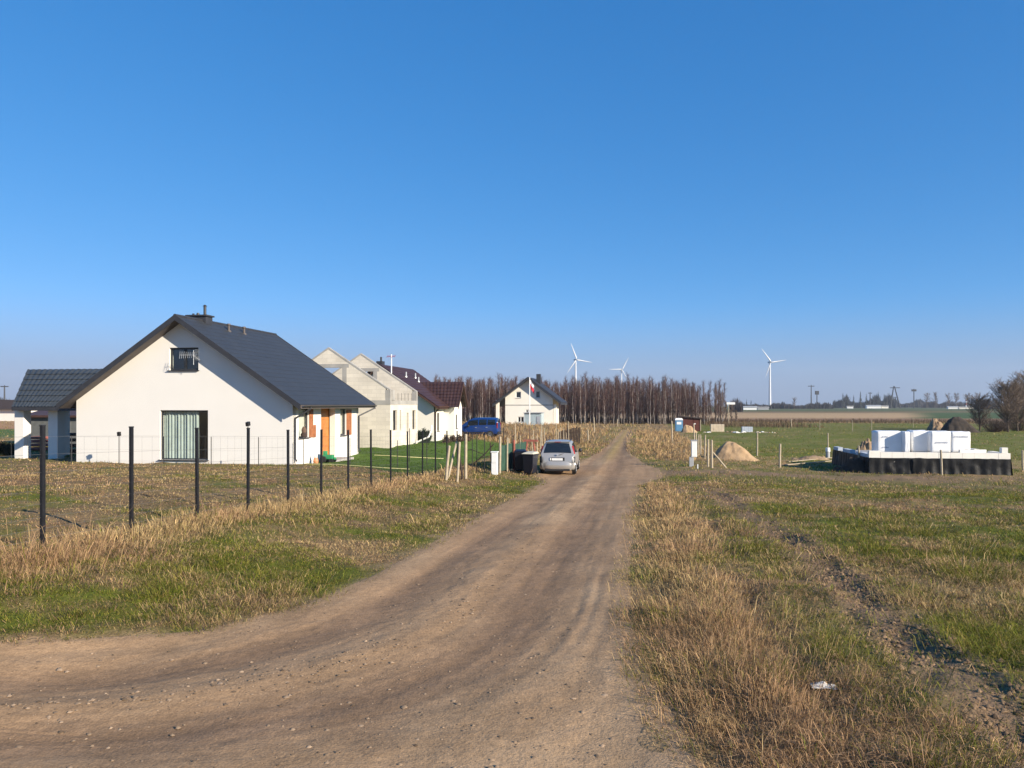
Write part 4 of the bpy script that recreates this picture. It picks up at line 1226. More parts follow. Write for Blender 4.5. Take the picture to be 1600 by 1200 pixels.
# ================================================================== service boxes
X, Y, z, d = on_g(773, 742)
mc = thing("meter_cabinet", (X, Y, z), "white electricity meter cabinet on the verge left of the bins", "cabinet")
hh = 35 / FPX * d; ww = 4.6 / FPX * d
MB().box(X - ww, X + ww, Y - .12, Y + .12, z - .2, z + hh).build("body", 'white', mc, bevel=.01)
MB().box(X - ww - .03, X + ww + .03, Y - .15, Y + .15, z + hh + .002, z + hh + .05).build("lid", 'white', mc, bevel=.01)
MB().box(X - ww * .85, X + ww * .85, Y - .135, Y - .122, z + hh * .55, z + hh * .97).build("door", 'white', mc)
X, Y, z, d = on_g(1080.5, 729)
sb = thing("service_box", (X, Y, z), "white and grey electricity box at the building plot entrance", "cabinet")
MB().box(X - .13, X + .12, Y - .1, Y + .1, z - .2, z + .55).build("plinth", 'grey', sb, bevel=.01)
b_ = MB().box(X - .02, X + .30, Y - .13, Y + .13, z + .55, z + 1.48).build("body", 'white', sb, bevel=.012)
MB().box(X + .01, X + .27, Y - .142, Y - .132, z + .6, z + 1.4).build("door", 'white', b_)
MB().box(X - .05, X + .33, Y - .16, Y + .16, z + 1.482, z + 1.53).build("roof", 'grey', sb)
X, Y, z, d = on_g(1293.5, 716)
sp_ = thing("drain_riser", (X, Y, z), "grey drainage riser with white cap left of the foundation", "pipe")
MB().tube((X, Y, z - .2), (X, Y, z + .5), .14, .14, 12).build("pipe", 'grey', sp_)
MB().tube((X, Y, z + .5), (X, Y, z + .78), .17, .15, 12).build("cap", 'white', sp_)
px_stake(1293.3, 712, 1293.5, 677, .05, 'wood', "post rising behind the white capped drainage riser", "wooden posts round the building plot")
for xp, yp, lab in ((1090, 733, "short white marker peg in the grass before the gate posts"),):
    X, Y, z, d = on_g(xp, yp)
    o = MB().tube((X, Y, z - .1), (X, Y, z + .22), .035, .03, 8).tube((X, Y, z + .22), (X, Y, z + .26), .04, .02, 8).build("marker_peg", 'white'); tag(o, lab, 'peg'); recenter(o, (X, Y, z))

# ================================================================== wheelie bins
def bin_(xp, yp, label, lidm, rz):
    X, Y, z, d = on_g(xp, yp)
    t = thing("wheelie_bin", (X, Y, z), label, "bin", rz=rz)
    w, dp_, h = .29, .36, 1.0
    vs = [(-w * .8, -dp_ * .75, .06), (w * .8, -dp_ * .75, .06), (w * .8, dp_ * .75, .06), (-w * .8, dp_ * .75, .06), (-w, -dp_, h), (w, -dp_, h), (w, dp_, h), (-w, dp_, h)]
    MB().add(vs, [(0, 3, 2, 1), (4, 5, 6, 7), (0, 1, 5, 4), (1, 2, 6, 5), (2, 3, 7, 6), (3, 0, 4, 7)]).build("body", 'binb', t, bevel=.03, world_co=False)
    MB().box(-w - .02, w + .02, -dp_ - .02, dp_ + .02, h - .06, h + .0).build("rim", 'binb', t, bevel=.01, world_co=False)
    MB().add([(-w - .03, -dp_ - .04, h + .004), (w + .03, -dp_ - .04, h + .004), (w + .03, dp_ + .03, h + .004), (-w - .03, dp_ + .03, h + .004),
              (-w * .8, -dp_ * .8, h + .06), (w * .8, -dp_ * .8, h + .06), (w * .8, dp_, h + .10), (-w * .8, dp_, h + .10)],
             [(0, 3, 2, 1), (4, 5, 6, 7), (0, 1, 5, 4), (1, 2, 6, 5), (2, 3, 7, 6), (3, 0, 4, 7)]).build("lid", lidm, t, bevel=.01, world_co=False)
    for s in (-1, 1):
        MB().lathe((s * w * .86, dp_ * .8, .1), [(.1, -.03), (.1, .03)], 14, 'X').build("wheel", 'tyre', t, world_co=False)
    MB().tube((-w, dp_ + .07, h - .02), (w, dp_ + .07, h - .02), .016).build("handle", 'plast', t, world_co=False)
bin_(828.5, 741, "navy wheelie bin with cream lid beside the silver car", 'binl', R(-14))
bin_(813, 737, "black wheelie bin half hidden against the green netting", 'binb', R(8))

# ================================================================== cars
def car(name, X, Y, z, rz, label, paint, st, zb, Lw, wheels, wr, track, glass, extra):
    """st: list of (y, z_top, half width, z_belt, half width of roof) from rear to front"""
    t = thing(name, (X, Y, z), label, "car", rz=rz)
    rings = []
    for y, zt, w, bl, wt in st:
        bl = min(bl, zt - .03); wt = min(wt, w)
        zz = zb
        k = max(0.0, min(1.0, (zt - bl) / .5))
        wt_ = w * .97 * (1 - k) + wt * k
        half = [(0, zz), (w * .80, zz), (w * .95, zz + .10), (w, min(zz + .30, bl - .05)), (w * .995, (zz + bl) / 2 + .1 if (zz + bl) / 2 + .1 < bl - .02 else bl - .03), (w * .97, bl),
                (w * .97 + (wt_ - w * .97) * .5, bl + (zt - bl) * .52), (wt_, zt - (zt - bl) * .12), (wt_ * .86, zt - .01 * k), (wt_ * .45, zt + .012), (0, zt + .018)]
        rings.append((y, half))
    vs = []; fs = []; n = len(rings[0][1])
    for y, half in rings:
        vs += [(a, y, b) for a, b in half] + [(-a, y, b) for a, b in half]
    for i in range(len(rings) - 1):
        for j in range(n - 1):
            a = i * 2 * n + j; b = a + 2 * n
            fs.append((a, a + 1, b + 1, b)); fs.append((a + n + 1, a + n, b + n, b + n + 1))
    for i, fl in ((0, 1), (len(rings) - 1, -1)):
        for j in range(n - 1):
            a = i * 2 * n + j
            q = (a, a + n, a + n + 1, a + 1); fs.append(q[::fl])
    bo = MB().add(vs, fs).build("body", paint, t, smooth=True, world_co=False)
    try:
        bo.data.set_sharp_from_angle(angle=R(34))
    except Exception: pass
    def ring_at(y):
        for (ya, ha), (yb, hb) in zip(rings[:-1], rings[1:]):
            if ya <= y <= yb:
                k = (y - ya) / (yb - ya)
                return [(a[0] + (b[0] - a[0]) * k, a[1] + (b[1] - a[1]) * k) for a, b in zip(ha, hb)]
        return rings[-1][1]
    for s in (-1, 1):
        for y0, y1, f0, f1 in glass['side']:
            m = MB(); ns = 6; v = []
            for i in range(ns + 1):
                y = y0 + (y1 - y0) * i / ns; h = ring_at(y)
                def at(f):
                    p5, p6, p7 = h[5], h[6], h[7]
                    if f < .5: a, b, k = p5, p6, f * 2
                    else: a, b, k = p6, p7, (f - .5) * 2
                    return (s * (a[0] + (b[0] - a[0]) * k + .006), y, a[1] + (b[1] - a[1]) * k + .002)
                v += [at(f0), at((f0 + f1) / 2), at(f1)]
            f = []
            for i in range(ns):
                for j in range(2):
                    a = i * 3 + j; f.append((a, a + 1, a + 4, a + 3))
            m.add(v, f).build("side_window", 'cglass', t, smooth=True, world_co=False)
    for nm, y0, y1, kw in glass['end']:
        v = []; ns = 6
        for i in range(ns + 1):
            y = y0 + (y1 - y0) * i / ns; h = ring_at(y)
            off = .008
            for u in (-kw, -kw * .55, 0, kw * .55, kw):
                ax = abs(u) * h[8][0] * 1.02
                zt = np.interp(ax, [0, h[9][0], h[8][0], h[7][0]], [h[10][1], h[9][1], h[8][1], h[7][1]])
                v.append((math.copysign(ax, u) if u else 0, y - (off if y0 < Lw / 2 else -off), zt + off))
        f = [(i * 5 + j, i * 5 + j + 1, i * 5 + j + 6, i * 5 + j + 5) for i in range(ns) for j in range(4)]
        MB().add(v, f).build(nm, 'cglass', t, smooth=True, world_co=False)
    for wy in wheels:
        for s in (-1, 1):
            x = s * (track + .0)
            MB().lathe((x - s * .04, wy, wr), [(wr + .055, -.06), (wr + .055, .06)], 24, 'X').build("wheel_arch", 'plast', t, world_co=False)
            w_ = MB().lathe((x, wy, wr), [(wr * .62, -.1), (wr * .93, -.1), (wr, -.07), (wr, .07), (wr * .93, .1), (wr * .62, .1)], 24, 'X').build("wheel", 'tyre', t, smooth=False, world_co=False)
            rm_ = MB().lathe((x + s * .075, wy, wr), [(wr * .64, -.02), (wr * .60, .03), (.08, .015), (.05, .035), (.0, .035)][::1], 20, 'X')
            for k in range(6):
                a = k * math.pi / 3; rm_.tube((x + s * .10, wy + .06 * math.cos(a), wr + .06 * math.sin(a)), (x + s * .112, wy + wr * .58 * math.cos(a), wr + wr * .58 * math.sin(a)), .02, .024, 4)
            rm_.build("rim", 'rim', w_, world_co=False)
    extra(t)
    return t
# silver people carrier, rear towards us
SC = [(0.0, .60, .74, .50, .70), (.02, .86, .80, .7, .70), (.07, .97, .83, .9, .72), (.12, 1.04, .855, .98, .70), (.22, 1.24, .87, .99, .68), (.32, 1.44, .88, 1.0, .665), (.40, 1.565, .885, 1.0, .66), (.46, 1.60, .89, 1.0, .655),
      (.9, 1.645, .90, .99, .655), (1.6, 1.66, .905, .97, .65), (2.3, 1.63, .905, .95, .64), (2.75, 1.55, .90, .94, .635), (3.2, 1.27, .895, .93, .66), (3.5, 1.06, .885, .92, .70), (3.9, .95, .85, .86, .7), (4.15, .82, .78, .74, .66), (4.25, .6, .66, .5, .6)]
def silver_extra(t):
    kw = dict(world_co=False)
    bu = MB()
    pts = []
    for x in np.linspace(-.88, .88, 13):
        yb = -.075 + .20 * (abs(x) / .88) ** 4
        pts.append((x, yb))
    v = []
    for x, y in pts: v += [(x * .94, y + .07, .26), (x, y, .34), (x, y - .005, .56), (x * .985, y + .06, .66)]
    f = [(i * 4 + j, i * 4 + j + 1, i * 4 + j + 5, i * 4 + j + 4) for i in range(12) for j in range(3)]
    bu.add(v, f).build("bumper", 'silver', t, smooth=True, **kw)
    MB().box(-.62, .62, -.03, .02, .20, .30).build("underside", 'plast', t, **kw)
    MB().box(-.36, .36, -.012, .02, .70, .86).build("plate_recess", 'plast', t, **kw)
    pl = MB().box(-.27, .27, -.03, -.014, .715, .83).build("number_plate", 'plate', t, **kw)
    MB().box(-.36, -.30, -.028, -.013, .72, .84).build("reflector", 'plate', t, **kw)
    for s in (-1, 1):
        lm = MB(); v = []
        for zz, x0, x1, y in ((.60, .74, .88, .015), (.72, .73, .885, .03), (.80, .76, .89, .06), (.9, .80, .885, .075)):
            v += [(s * x0, y - .035, zz), (s * x1, y + .09, zz)]
        lm.add(v, [(2 * i, 2 * i + 1, 2 * i + 3, 2 * i + 2) for i in range(3)]).build("tail_lamp", 'plast', t, **kw)
        v = [(s * .70, .34, 1.42), (s * .78, .37, 1.42), (s * .87, .20, 1.03), (s * .80, .13, 1.03)]
        MB().poly(v).build("tail_lamp", 'redl', t, **kw)
        mi = MB().lathe((s * 1.0, 2.62, 1.08), [(.02, -.09), (.085, -.07), (.10, 0), (.085, .07), (.02, .09)], 12, 'X').build("mirror", 'plast', t, smooth=True, **kw)
        MB().tube((s * .88, 2.66, 1.02), (s * .97, 2.64, 1.06), .025).build("arm", 'plast', mi, **kw)
        MB().tube((s * .60, .75, 1.675), (s * .60, 2.3, 1.675), .018, .018, 6).build("roof_rail", 'plast', t, **kw)
    MB().extrude([(-.62, .36, 1.60), (-.62, .55, 1.63), (-.62, .60, 1.655), (-.62, .36, 1.635)], (1.24, 0, 0)).build("spoiler", 'silver', t, **kw)
    MB().box(-.16, .16, .352, .358, 1.60, 1.625).build("brake_lamp", 'redl', t, **kw)
    MB().tube((0, -.02, 1.0), (0, .02, .99), .035, .035, 8).build("badge", 'steel', t, **kw)
    MB().tube((.10, .02, .985), (.45, .20, 1.10), .012, .008, 5).build("wiper", 'plast', t, **kw)
X, Y, z, d = on_g(872, 741.5)
car("silver_car", X - .04, Y, z - .02, R(1.5), "silver people carrier parked on the left road edge seen from behind", 'silver', SC, .24, 4.25, (.72, 3.42), .31, .80,
    dict(side=[(.55, 1.25, .12, .88), (1.32, 2.15, .10, .90), (2.22, 2.9, .10, .85)], end=[("rear_window", .135, .385, .97), ("windscreen", 2.80, 3.46, .95)]), silver_extra)
# blue leisure van, side on, nose to the left
BV = [(0.0, .75, .74, .6, .7), (.03, 1.1, .80, .95, .70), (.06, 1.45, .82, 1.0, .68), (.12, 1.70, .83, 1.02, .67), (.22, 1.78, .84, 1.03, .66), (.9, 1.80, .85, 1.03, .66), (1.8, 1.80, .855, 1.02, .66), (2.4, 1.74, .855, 1.0, .65), (2.7, 1.62, .85, .99, .65),
      (3.15, 1.28, .845, .98, .68), (3.4, 1.10, .835, .96, .70), (3.8, .98, .80, .90, .68), (4.05, .82, .72, .72, .62), (4.12, .55, .62, .5, .55)]
def blue_extra(t):
    kw = dict(world_co=False)
    for s in (-1, 1):
        MB().box(*sorted((s * .80, s * .87)), .45, 3.7, .42, .50).build("rubbing_strip", 'plast', t, **kw)
        MB().box(*sorted((s * .845, s * .875)), .95, 1.12, .92, .96).build("door_handle", 'steel', t, **kw)
        MB().box(*sorted((s * .845, s * .875)), 1.95, 2.12, .90, .94).build("door_handle", 'steel', t, **kw)
        MB().box(*sorted((s * .74, s * .835)), .02, .10, .85, 1.35).build("tail_lamp", 'redl', t, **kw)
        MB().lathe((s * .98, 2.72, 1.05), [(.02, -.08), (.10, -.05), (.10, .05), (.02, .08)], 10, 'X').build("mirror", 'plast', t, smooth=True, **kw)
    MB().box(-.8, .8, -.06, .06, .30, .55).build("bumper", 'plast', t, bevel=.03, **kw)
    MB().box(-.7, .7, 4.05, 4.16, .28, .5).build("front_bumper", 'plast', t, bevel=.03, **kw)
X, d = on_y(780.3, 69.5)
car("blue_van", X, 69.5, gz(X - 2, 69.5) + .03, R(90), "dark blue leisure van parked side on behind the lawn", 'blue', BV, .26, 4.12, (.72, 3.35), .32, .76,
    dict(side=[(.25, .95, .16, .86), (1.05, 1.75, .14, .88), (1.85, 2.78, .12, .86)], end=[("rear_window", .05, .17, .95), ("windscreen", 2.5, 3.3, .95)]), blue_extra)

# ================================================================== building plot: foundation, block packs, heaps
FX0, FX1, FY0, FY1 = 12.65, 19.9, 45.7, 53.7
fz0 = -1.75; fz1, fz2 = -.68, -.36
fd_ = thing("foundation", ((FX0 + FX1) / 2, FY0, fz0), "low foundation wrapped in black foil under a course of white blocks", "foundation")
def foil_wall(p0, p1, nrm):
    p0, p1, nrm = Vector(p0), Vector(p1), Vector(nrm)
    L = (p1 - p0).length; nx, nz = int(L * 9), 10; vs = []
    for j in range(nz + 1):
        for i in range(nx + 1):
            p = p0.lerp(p1, i / nx); t = j / nz
            w_ = .05 * (float(fbm(i * .35, j * .25, 201, 3)) - .5) * 2 + .035 * math.sin(i * 1.3 + 2.5 * float(vnoise(i * .2, j * .3, 5))) * (1 - t * .7)
            vs.append(p + nrm * (w_ + .03 + .10 * (1 - t) ** 2) + Vector((0, 0, (fz1 - fz0) * t + (.05 * (float(vnoise(i * .3, 0, 6)) - .5) if j == nz else 0))))
    MB().add(vs, [(j * (nx + 1) + i, j * (nx + 1) + i + 1, (j + 1) * (nx + 1) + i + 1, (j + 1) * (nx + 1) + i) for j in range(nz) for i in range(nx)]).build("foil", 'foil', fd_, smooth=True)
foil_wall((FX0, FY0, fz0), (FX1, FY0, fz0), (0, -1, 0)); foil_wall((FX0, FY1, fz0), (FX0, FY0, fz0), (-1, 0, 0)); foil_wall((FX1, FY0, fz0), (FX1, FY1, fz0), (1, 0, 0))
MB().box(FX0 + .02, FX1 - .02, FY0 + .02, FY1, fz0, fz1 - .02).build("slab", 'conc', fd_)
def course(p0, p1, nrm, z0, z1, th, n_, m='foam', skip=()):
    p0, p1 = Vector(p0), Vector(p1); d_ = (p1 - p0) / n_; u = d_.normalized(); nv = Vector(nrm)
    for k in range(n_):
        if k in skip: continue
        c_ = p0 + d_ * (k + .5) - nv * th / 2 + Vector((0, 0, (z0 + z1) / 2))
        jx = random.uniform(-.006, .006)
        MB().cbox(c_ + nv * jx, u * (d_.length / 2 - .004), nv * th / 2, (0, 0, (z1 - z0) / 2 + random.uniform(-.006, .006))).build("block", m, fd_)
course((FX0, FY0, 0), (FX1, FY0, 0), (0, -1, 0), fz1, fz2, .3, 12)
course((FX0, FY1, 0), (FX0, FY0 + .32, 0), (-1, 0, 0), fz1, fz2 - .12, .3, 13, 'bluefoam', skip=(2, 3, 7, 8))
course((FX1, FY0 + .32, 0), (FX1, FY1, 0), (1, 0, 0), fz1, fz2, .3, 13, skip=(3, 4, 5))
MB().box(FX1 - .42, FX1 - .12, FY0 + .02, FY0 + .32, fz2 + .004, fz2 + .30).build("block", 'foam', fd_)
MB().box(FX0 + .02, FX0 + .62, FY0 + .02, FY0 + .27, fz2 + .004, fz2 + .07).build("block", 'foam', fd_)
for k in range(4):
    MB().cbox((FX1 - 1.9 + k * .32, FY0 + 1.1 + .1 * k, fz1 + .33), (.28, .05, 0), (0, .12, 0), (0, 0, .10)).build("block", 'foam', fd_)

def pack(x0, x1, Yf, dep, y0, y1, label, marks=(), mm='wrap', lean=0.0):
    """pallet of blocks in white film, front face at Yf"""
    xa, d0 = on_y(x0, Yf); xb, _ = on_y(x1, Yf)
    zt, z0 = zat(y0, d0), zat(y1, d0)
    t = thing("block_pack", ((xa + xb) / 2, Yf, z0), label, "pallet", "film wrapped block packs on the foundation")
    for sx in (0, .5, 1):
        xx = xa + .08 + (xb - xa - .16) * sx
        MB().box(xx - .05, xx + .05, Yf + .03, Yf + dep - .03, z0 + .0, z0 + .09).build("runner", 'wood', t)
    MB().box(xa + .02, xb - .02, Yf + .02, Yf + dep - .02, z0 + .092, z0 + .12).build("pallet_deck", 'wood', t)
    # film: soft rounded box with wrinkles
    nx, ny, nz = 14, 12, 14
    vs = []; idx = {}
    def vert(i, j, k):
        key = (i, j, k)
        if key in idx: return idx[key]
        u, v, w = i / nx, j / ny, k / nz
        r = .035
        p = Vector((xa + (xb - xa) * u, Yf + dep * v, z0 + .124 + (zt - z0 - .124) * w))
        wr = .016
        p += Vector((wr * (float(vnoise(v * 9 + x0, w * 7, 31)) - .5) * (1 if i in (0, nx) else 0), wr * (float(vnoise(u * 9 + x0, w * 7, 32)) - .5) * (1 if j in (0, ny) else 0), (.05 * (float(vnoise(u * 4 + x0, v * 4, 33)) - .5)) if k == nz else 0))
        ed = (i in (0, nx)) + (j in (0, ny)) + (k in (0, nz))
        if ed >= 2:
            c_ = Vector(((xa + xb) / 2, Yf + dep / 2, (z0 + zt) / 2)); q = (c_ - p)
            p += Vector((math.copysign(r, q.x) if i in (0, nx) else 0, math.copysign(r, q.y) if j in (0, ny) else 0, math.copysign(r, q.z) if k in (0, nz) else 0)) * .6
        idx[key] = len(vs); vs.append(p); return idx[key]
    fs = []
    for i in range(nx):
        for k in range(nz):
            fs.append((vert(i, 0, k), vert(i + 1, 0, k), vert(i + 1, 0, k + 1), vert(i, 0, k + 1)))
            fs.append((vert(i, ny, k + 1), vert(i + 1, ny, k + 1), vert(i + 1, ny, k), vert(i, ny, k)))
    for j in range(ny):
        for k in range(nz):
            fs.append((vert(0, j, k + 1), vert(0, j + 1, k + 1), vert(0, j + 1, k), vert(0, j, k)))
            fs.append((vert(nx, j, k), vert(nx, j + 1, k), vert(nx, j + 1, k + 1), vert(nx, j, k + 1)))
    for i in range(nx):
        for j in range(ny):
            fs.append((vert(i, j, nz), vert(i + 1, j, nz), vert(i + 1, j + 1, nz), vert(i, j + 1, nz)))
    fw = MB().add(vs, fs).build("film", mm, t, smooth=True)
    for mx, my, ml in marks:
        a, _ = on_y(mx, Yf); b, _ = on_y(mx + ml, Yf); zz = zat(my, d0); hgt = .045
        e = MB().poly([(a, Yf - .014, zz - hgt), (a + .13, Yf - .014, zz - hgt), (a + .13, Yf - .014, zz + hgt * 1.2)]); e.build("printed_emblem", 'print_', fw)
        x = a + .17
        w_ = MB()
        while x < b - .05:
            wl = random.uniform(.04, .08); hh = hgt * random.uniform(.55, 1)
            w_.poly([(x, Yf - .014, zz - hgt * .7), (x + wl, Yf - .014, zz - hgt * .7), (x + wl, Yf - .014, zz + hh), (x, Yf - .014, zz + hh)]); x += wl + .022
        o = w_.build("printed_word", 'print_', fw); o['kind'] = 'stuff'
pack(1370, 1412.5, 47.6, 1.1, 673.5, 710, "white wrapped block pack with two printed rows, leftmost on the foundation", ((1376, 682.5, 13), (1376, 699, 13)))
pack(1413.5, 1422, 47.1, .9, 674.5, 710, "narrow white wrapped block stack beside the dark gap between packs")
pack(1425.5, 1455, 47.7, 1.1, 673, 709.5, "white wrapped block pack set back and half shaded by its neighbour")
pack(1454.5, 1486, 47.2, 1.1, 673.8, 710, "white wrapped block pack with one printed word at mid height", ((1459.5, 691.5, 23),))
pack(1486.5, 1517, 47.2, 1.1, 674.5, 710, "white wrapped block pack at the right end, with faint print near its top", ((1488, 682.5, 26),))

def heap(name, x0, x1, yb, yt, peak, m, label, cat, seed, rough=.12, dscale=1.0, pw=1.25):
    X0, Y0, z0, d0 = on_g((x0 + x1) / 2, yb)
    hw = (x1 - x0) / 2 / FPX * d0; hgt = (yb - yt) / FPX * d0
    px = ((peak - x0) / (x1 - x0) * 2 - 1) * hw
    n = 56; vs = []
    for j in range(n + 1):
        for i in range(n + 1):
            u = (i / n * 2 - 1); v = (j / n * 2 - 1)
            x = u * hw * 1.12; y = v * hw * dscale * 1.12
            a = math.atan2(y / dscale, x - px)
            # distance to rim from the peak
            rx = (x - px) / (hw - px if x > px else hw + px); ry = y / (hw * dscale)
            r = math.hypot(rx, ry) * (1 + .18 * (float(fbm(math.cos(a) * 1.5 + 7, math.sin(a) * 1.5 + 7, seed, 2)) - .5) * 2)
            h = max(0, 1 - r) ** (1 / pw) if r < 1 else 0
            h = (1 - r) if r < 1 else 0
            h = math.sin(min(1, h * 1.02) * math.pi / 2) ** pw
            nz_ = (float(fbm(x * 2.2 / max(hw, .5) * 2, y * 2.2 / max(hw, .5) * 2, seed + 3, 4)) - .5) * rough * hgt * 2 * min(1, h * 4)
            vs.append((X0 + x, Y0 + hw * dscale + y, z0 - .04 + h * hgt + nz_ - (.1 if r > 1.02 else 0)))
    o = MB().add(vs, [(j * (n + 1) + i, j * (n + 1) + i + 1, (j + 1) * (n + 1) + i + 1, (j + 1) * (n + 1) + i) for j in range(n) for i in range(n)]).build(name, m, smooth=True)
    tag(o, label, cat); return recenter(o, (X0, Y0 + hw * dscale, z0))
heap("sand_heap", 1114, 1190, 718.5, 691.5, 1144, 'sand', "steep heap of yellow sand beside the plot entrance posts", "sand heap", 301, .10, .8, pw=1.3)
heap("sand_heap", 1064, 1092, 676, 663.5, 1073, 'sand', "low sand heap in front of the small brown shed", "sand heap", 311, .1, .8)
heap("soil_heap", 1452, 1484, 673, 655, 1466, 'sandd', "rough brown earth heap left of the black one", "earth heap", 321, .3, .8)
heap("soil_heap", 1478, 1538, 676, 652.5, 1500, 'soil', "large black topsoil heap behind the block packs", "earth heap", 331, .16, .6)
heap("soil_heap", 1338, 1372, 706, 688, 1360, 'sandd', "clump of brown earth left of the block packs", "earth heap", 341, .35, .7)
heap("soil_heap", 1232, 1300, 719, 712.5, 1275, 'sandd', "flat streak of dug earth left of the foundation", "earth heap", 351, .5, .35)
heap("soil_heap", 1302, 1362, 738, 716, 1345, 'soil', "black earth piled against the left end of the foundation", "earth heap", 361, .4, .4)
# boards on the ground before the plot
for k, (xa, ya, xb, yb) in enumerate(((1300, 722, 1352, 713), (1232, 722, 1310, 716), (1226, 727, 1300, 722))):
    Xa, Ya, za_, _ = on_g(xa, ya); Xb, Yb, zb_, _ = on_g(xb, yb)
    o = MB().cbox(((Xa + Xb) / 2, (Ya + Yb) / 2, (za_ + zb_) / 2 + .06), ((Xb - Xa) / 2, (Yb - Ya) / 2, (zb_ - za_) / 2 + .03), (0, .08, 0), (0, 0, .02)).build("plank", 'wood')
    tag(o, ("grey board propped on the black earth by the foundation", "long board lying behind the trampled track", "long board lying nearest the lone stout post")[k], "board", "loose boards by the foundation"); recenter(o, ((Xa + Xb) / 2, (Ya + Yb) / 2, (za_ + zb_) / 2))

# shed, toilet cabin, block stacks farther off
X, Y, z, d = on_g(1079, 673.5)
sd = thing("brown_shed", (X, Y, z), "small reddish brown shed with a sloping flat roof by the wood", "shed")
w_ = 15.5 / FPX * d; h_ = 22 / FPX * d
MB().extrude([(X - w_, Y, z - .2), (X + w_, Y, z - .2), (X + w_, Y, z + h_ * .86), (X - w_, Y, z + h_ * .98)], (0, 2.6, 0)).build("wall", 'shedb', sd)
MB().extrude([(X - w_ - .25, Y - .3, z + h_ + .01), (X + w_ + .25, Y - .3, z + h_ * .87), (X + w_ + .25, Y - .3, z + h_ * .87 + .14), (X - w_ - .25, Y - .3, z + h_ + .15)], (0, 3.2, 0)).build("roof", 'woodd', sd)
MB().box(X + w_ * .3, X + w_ * .75, Y - .04, Y - .002, z, z + 1.7).build("door", 'shedb', sd)
MB().box(X + w_ - .08, X + w_ + .04, Y - .06, Y + .06, z, z + h_ * .85).build("corner_post", 'wood', sd)
MB().box(X + w_ * .35, X + w_ * .5, Y - .06, Y - .045, z + 1.05, z + 1.2).build("latch", 'white', sd)
X, Y, z, d = on_g(1061, 674)
tl = thing("toilet_cabin", (X, Y, z), "portable blue toilet cabin with white roof beside the brown shed", "toilet")
w_ = 5.8 / FPX * d; h_ = 17.5 / FPX * d
MB().box(X - w_, X + w_, Y, Y + 1.1, z, z + h_).build("wall", 'toiletb', tl, bevel=.03)
MB().add([(X - w_ - .06, Y - .06, z + h_ + .003), (X + w_ + .06, Y - .06, z + h_ + .003), (X + w_ + .06, Y + 1.16, z + h_ + .003), (X - w_ - .06, Y + 1.16, z + h_ + .003), (X - w_ * .8, Y + .1, z + h_ + .3), (X + w_ * .8, Y + .1, z + h_ + .3), (X + w_ * .8, Y + 1, z + h_ + .3), (X - w_ * .8, Y + 1, z + h_ + .3)],
         [(0, 3, 2, 1), (4, 5, 6, 7), (0, 1, 5, 4), (1, 2, 6, 5), (2, 3, 7, 6), (3, 0, 4, 7)]).build("roof", 'white', tl)
MB().box(X - w_ * .75, X + w_ * .75, Y - .03, Y - .002, z + .1, z + h_ - .12).build("door", 'toiletb', tl)
MB().box(X - w_ * .6, X + w_ * .6, Y - .045, Y - .032, z + h_ * .62, z + h_ * .85).build("notice", 'white', tl)
for xa, xb, yb, yt, m, lab in ((1111, 1131.5, 674.5, 663, 'beige', "beige block stack on grass right of the brown shed"), (1160, 1176, 675, 667, 'bluefoam', "small grey block stack on the green field")):
    Xc, Y, z, d = on_g((xa + xb) / 2, yb); w_ = (xb - xa) / 2 / FPX * d; h_ = (yb - yt) / FPX * d
    t = thing("block_stack", (Xc, Y, z), lab, "blocks")
    nc, nr = 5, 4
    for r_ in range(nr):
        for k in range(nc):
            a = Xc - w_ + 2 * w_ * k / nc; b = Xc - w_ + 2 * w_ * (k + 1) / nc
            MB().box(a + .008, b - .008, Y + random.uniform(0, .03), Y + 1.0, z + h_ * r_ / nr + .004, z + h_ * (r_ + 1) / nr).build("block", m, t)
for k in range(26):
    xp = 1136 + k * 3.9 + random.uniform(-1, 1) if k < 21 else random.uniform(1098, 1112)
    X, Y, z, d = on_g(xp, random.uniform(675.2, 676.6))
    s = random.uniform(.12, .32)
    mb = MB(); mb.lathe((X, Y, z - .05), [(s * .7, 0), (s * random.uniform(.9, 1.3), s * .35), (s * .5, s * .75)], 6)
    mb.v = [(v[0] + random.uniform(-.05, .05), v[1], v[2] + random.uniform(-.04, .04)) for v in mb.v]
    o = mb.build("rubble_block", random.choice(['beige', 'foam', 'sandd'])); tag(o, "chunk of pale rubble in the low row across the green field", "rubble", "row of rubble on the field"); recenter(o, (X, Y, z))
# T shaped sign post
X, Y, z, d = on_g(1138.5, 664)
ts = thing("board_on_post", (X, Y, z), "pale board nailed across a post at the edge of the wood", "sign")
MB().tube((X, Y, z - .2), (X, Y, zat(629, d)), .09, .08, 7).build("post", 'wood', ts)
MB().box(X - .45, X + 1.4, Y - .08, Y - .04, zat(632, d), zat(628.5, d)).build("board", 'white', ts)

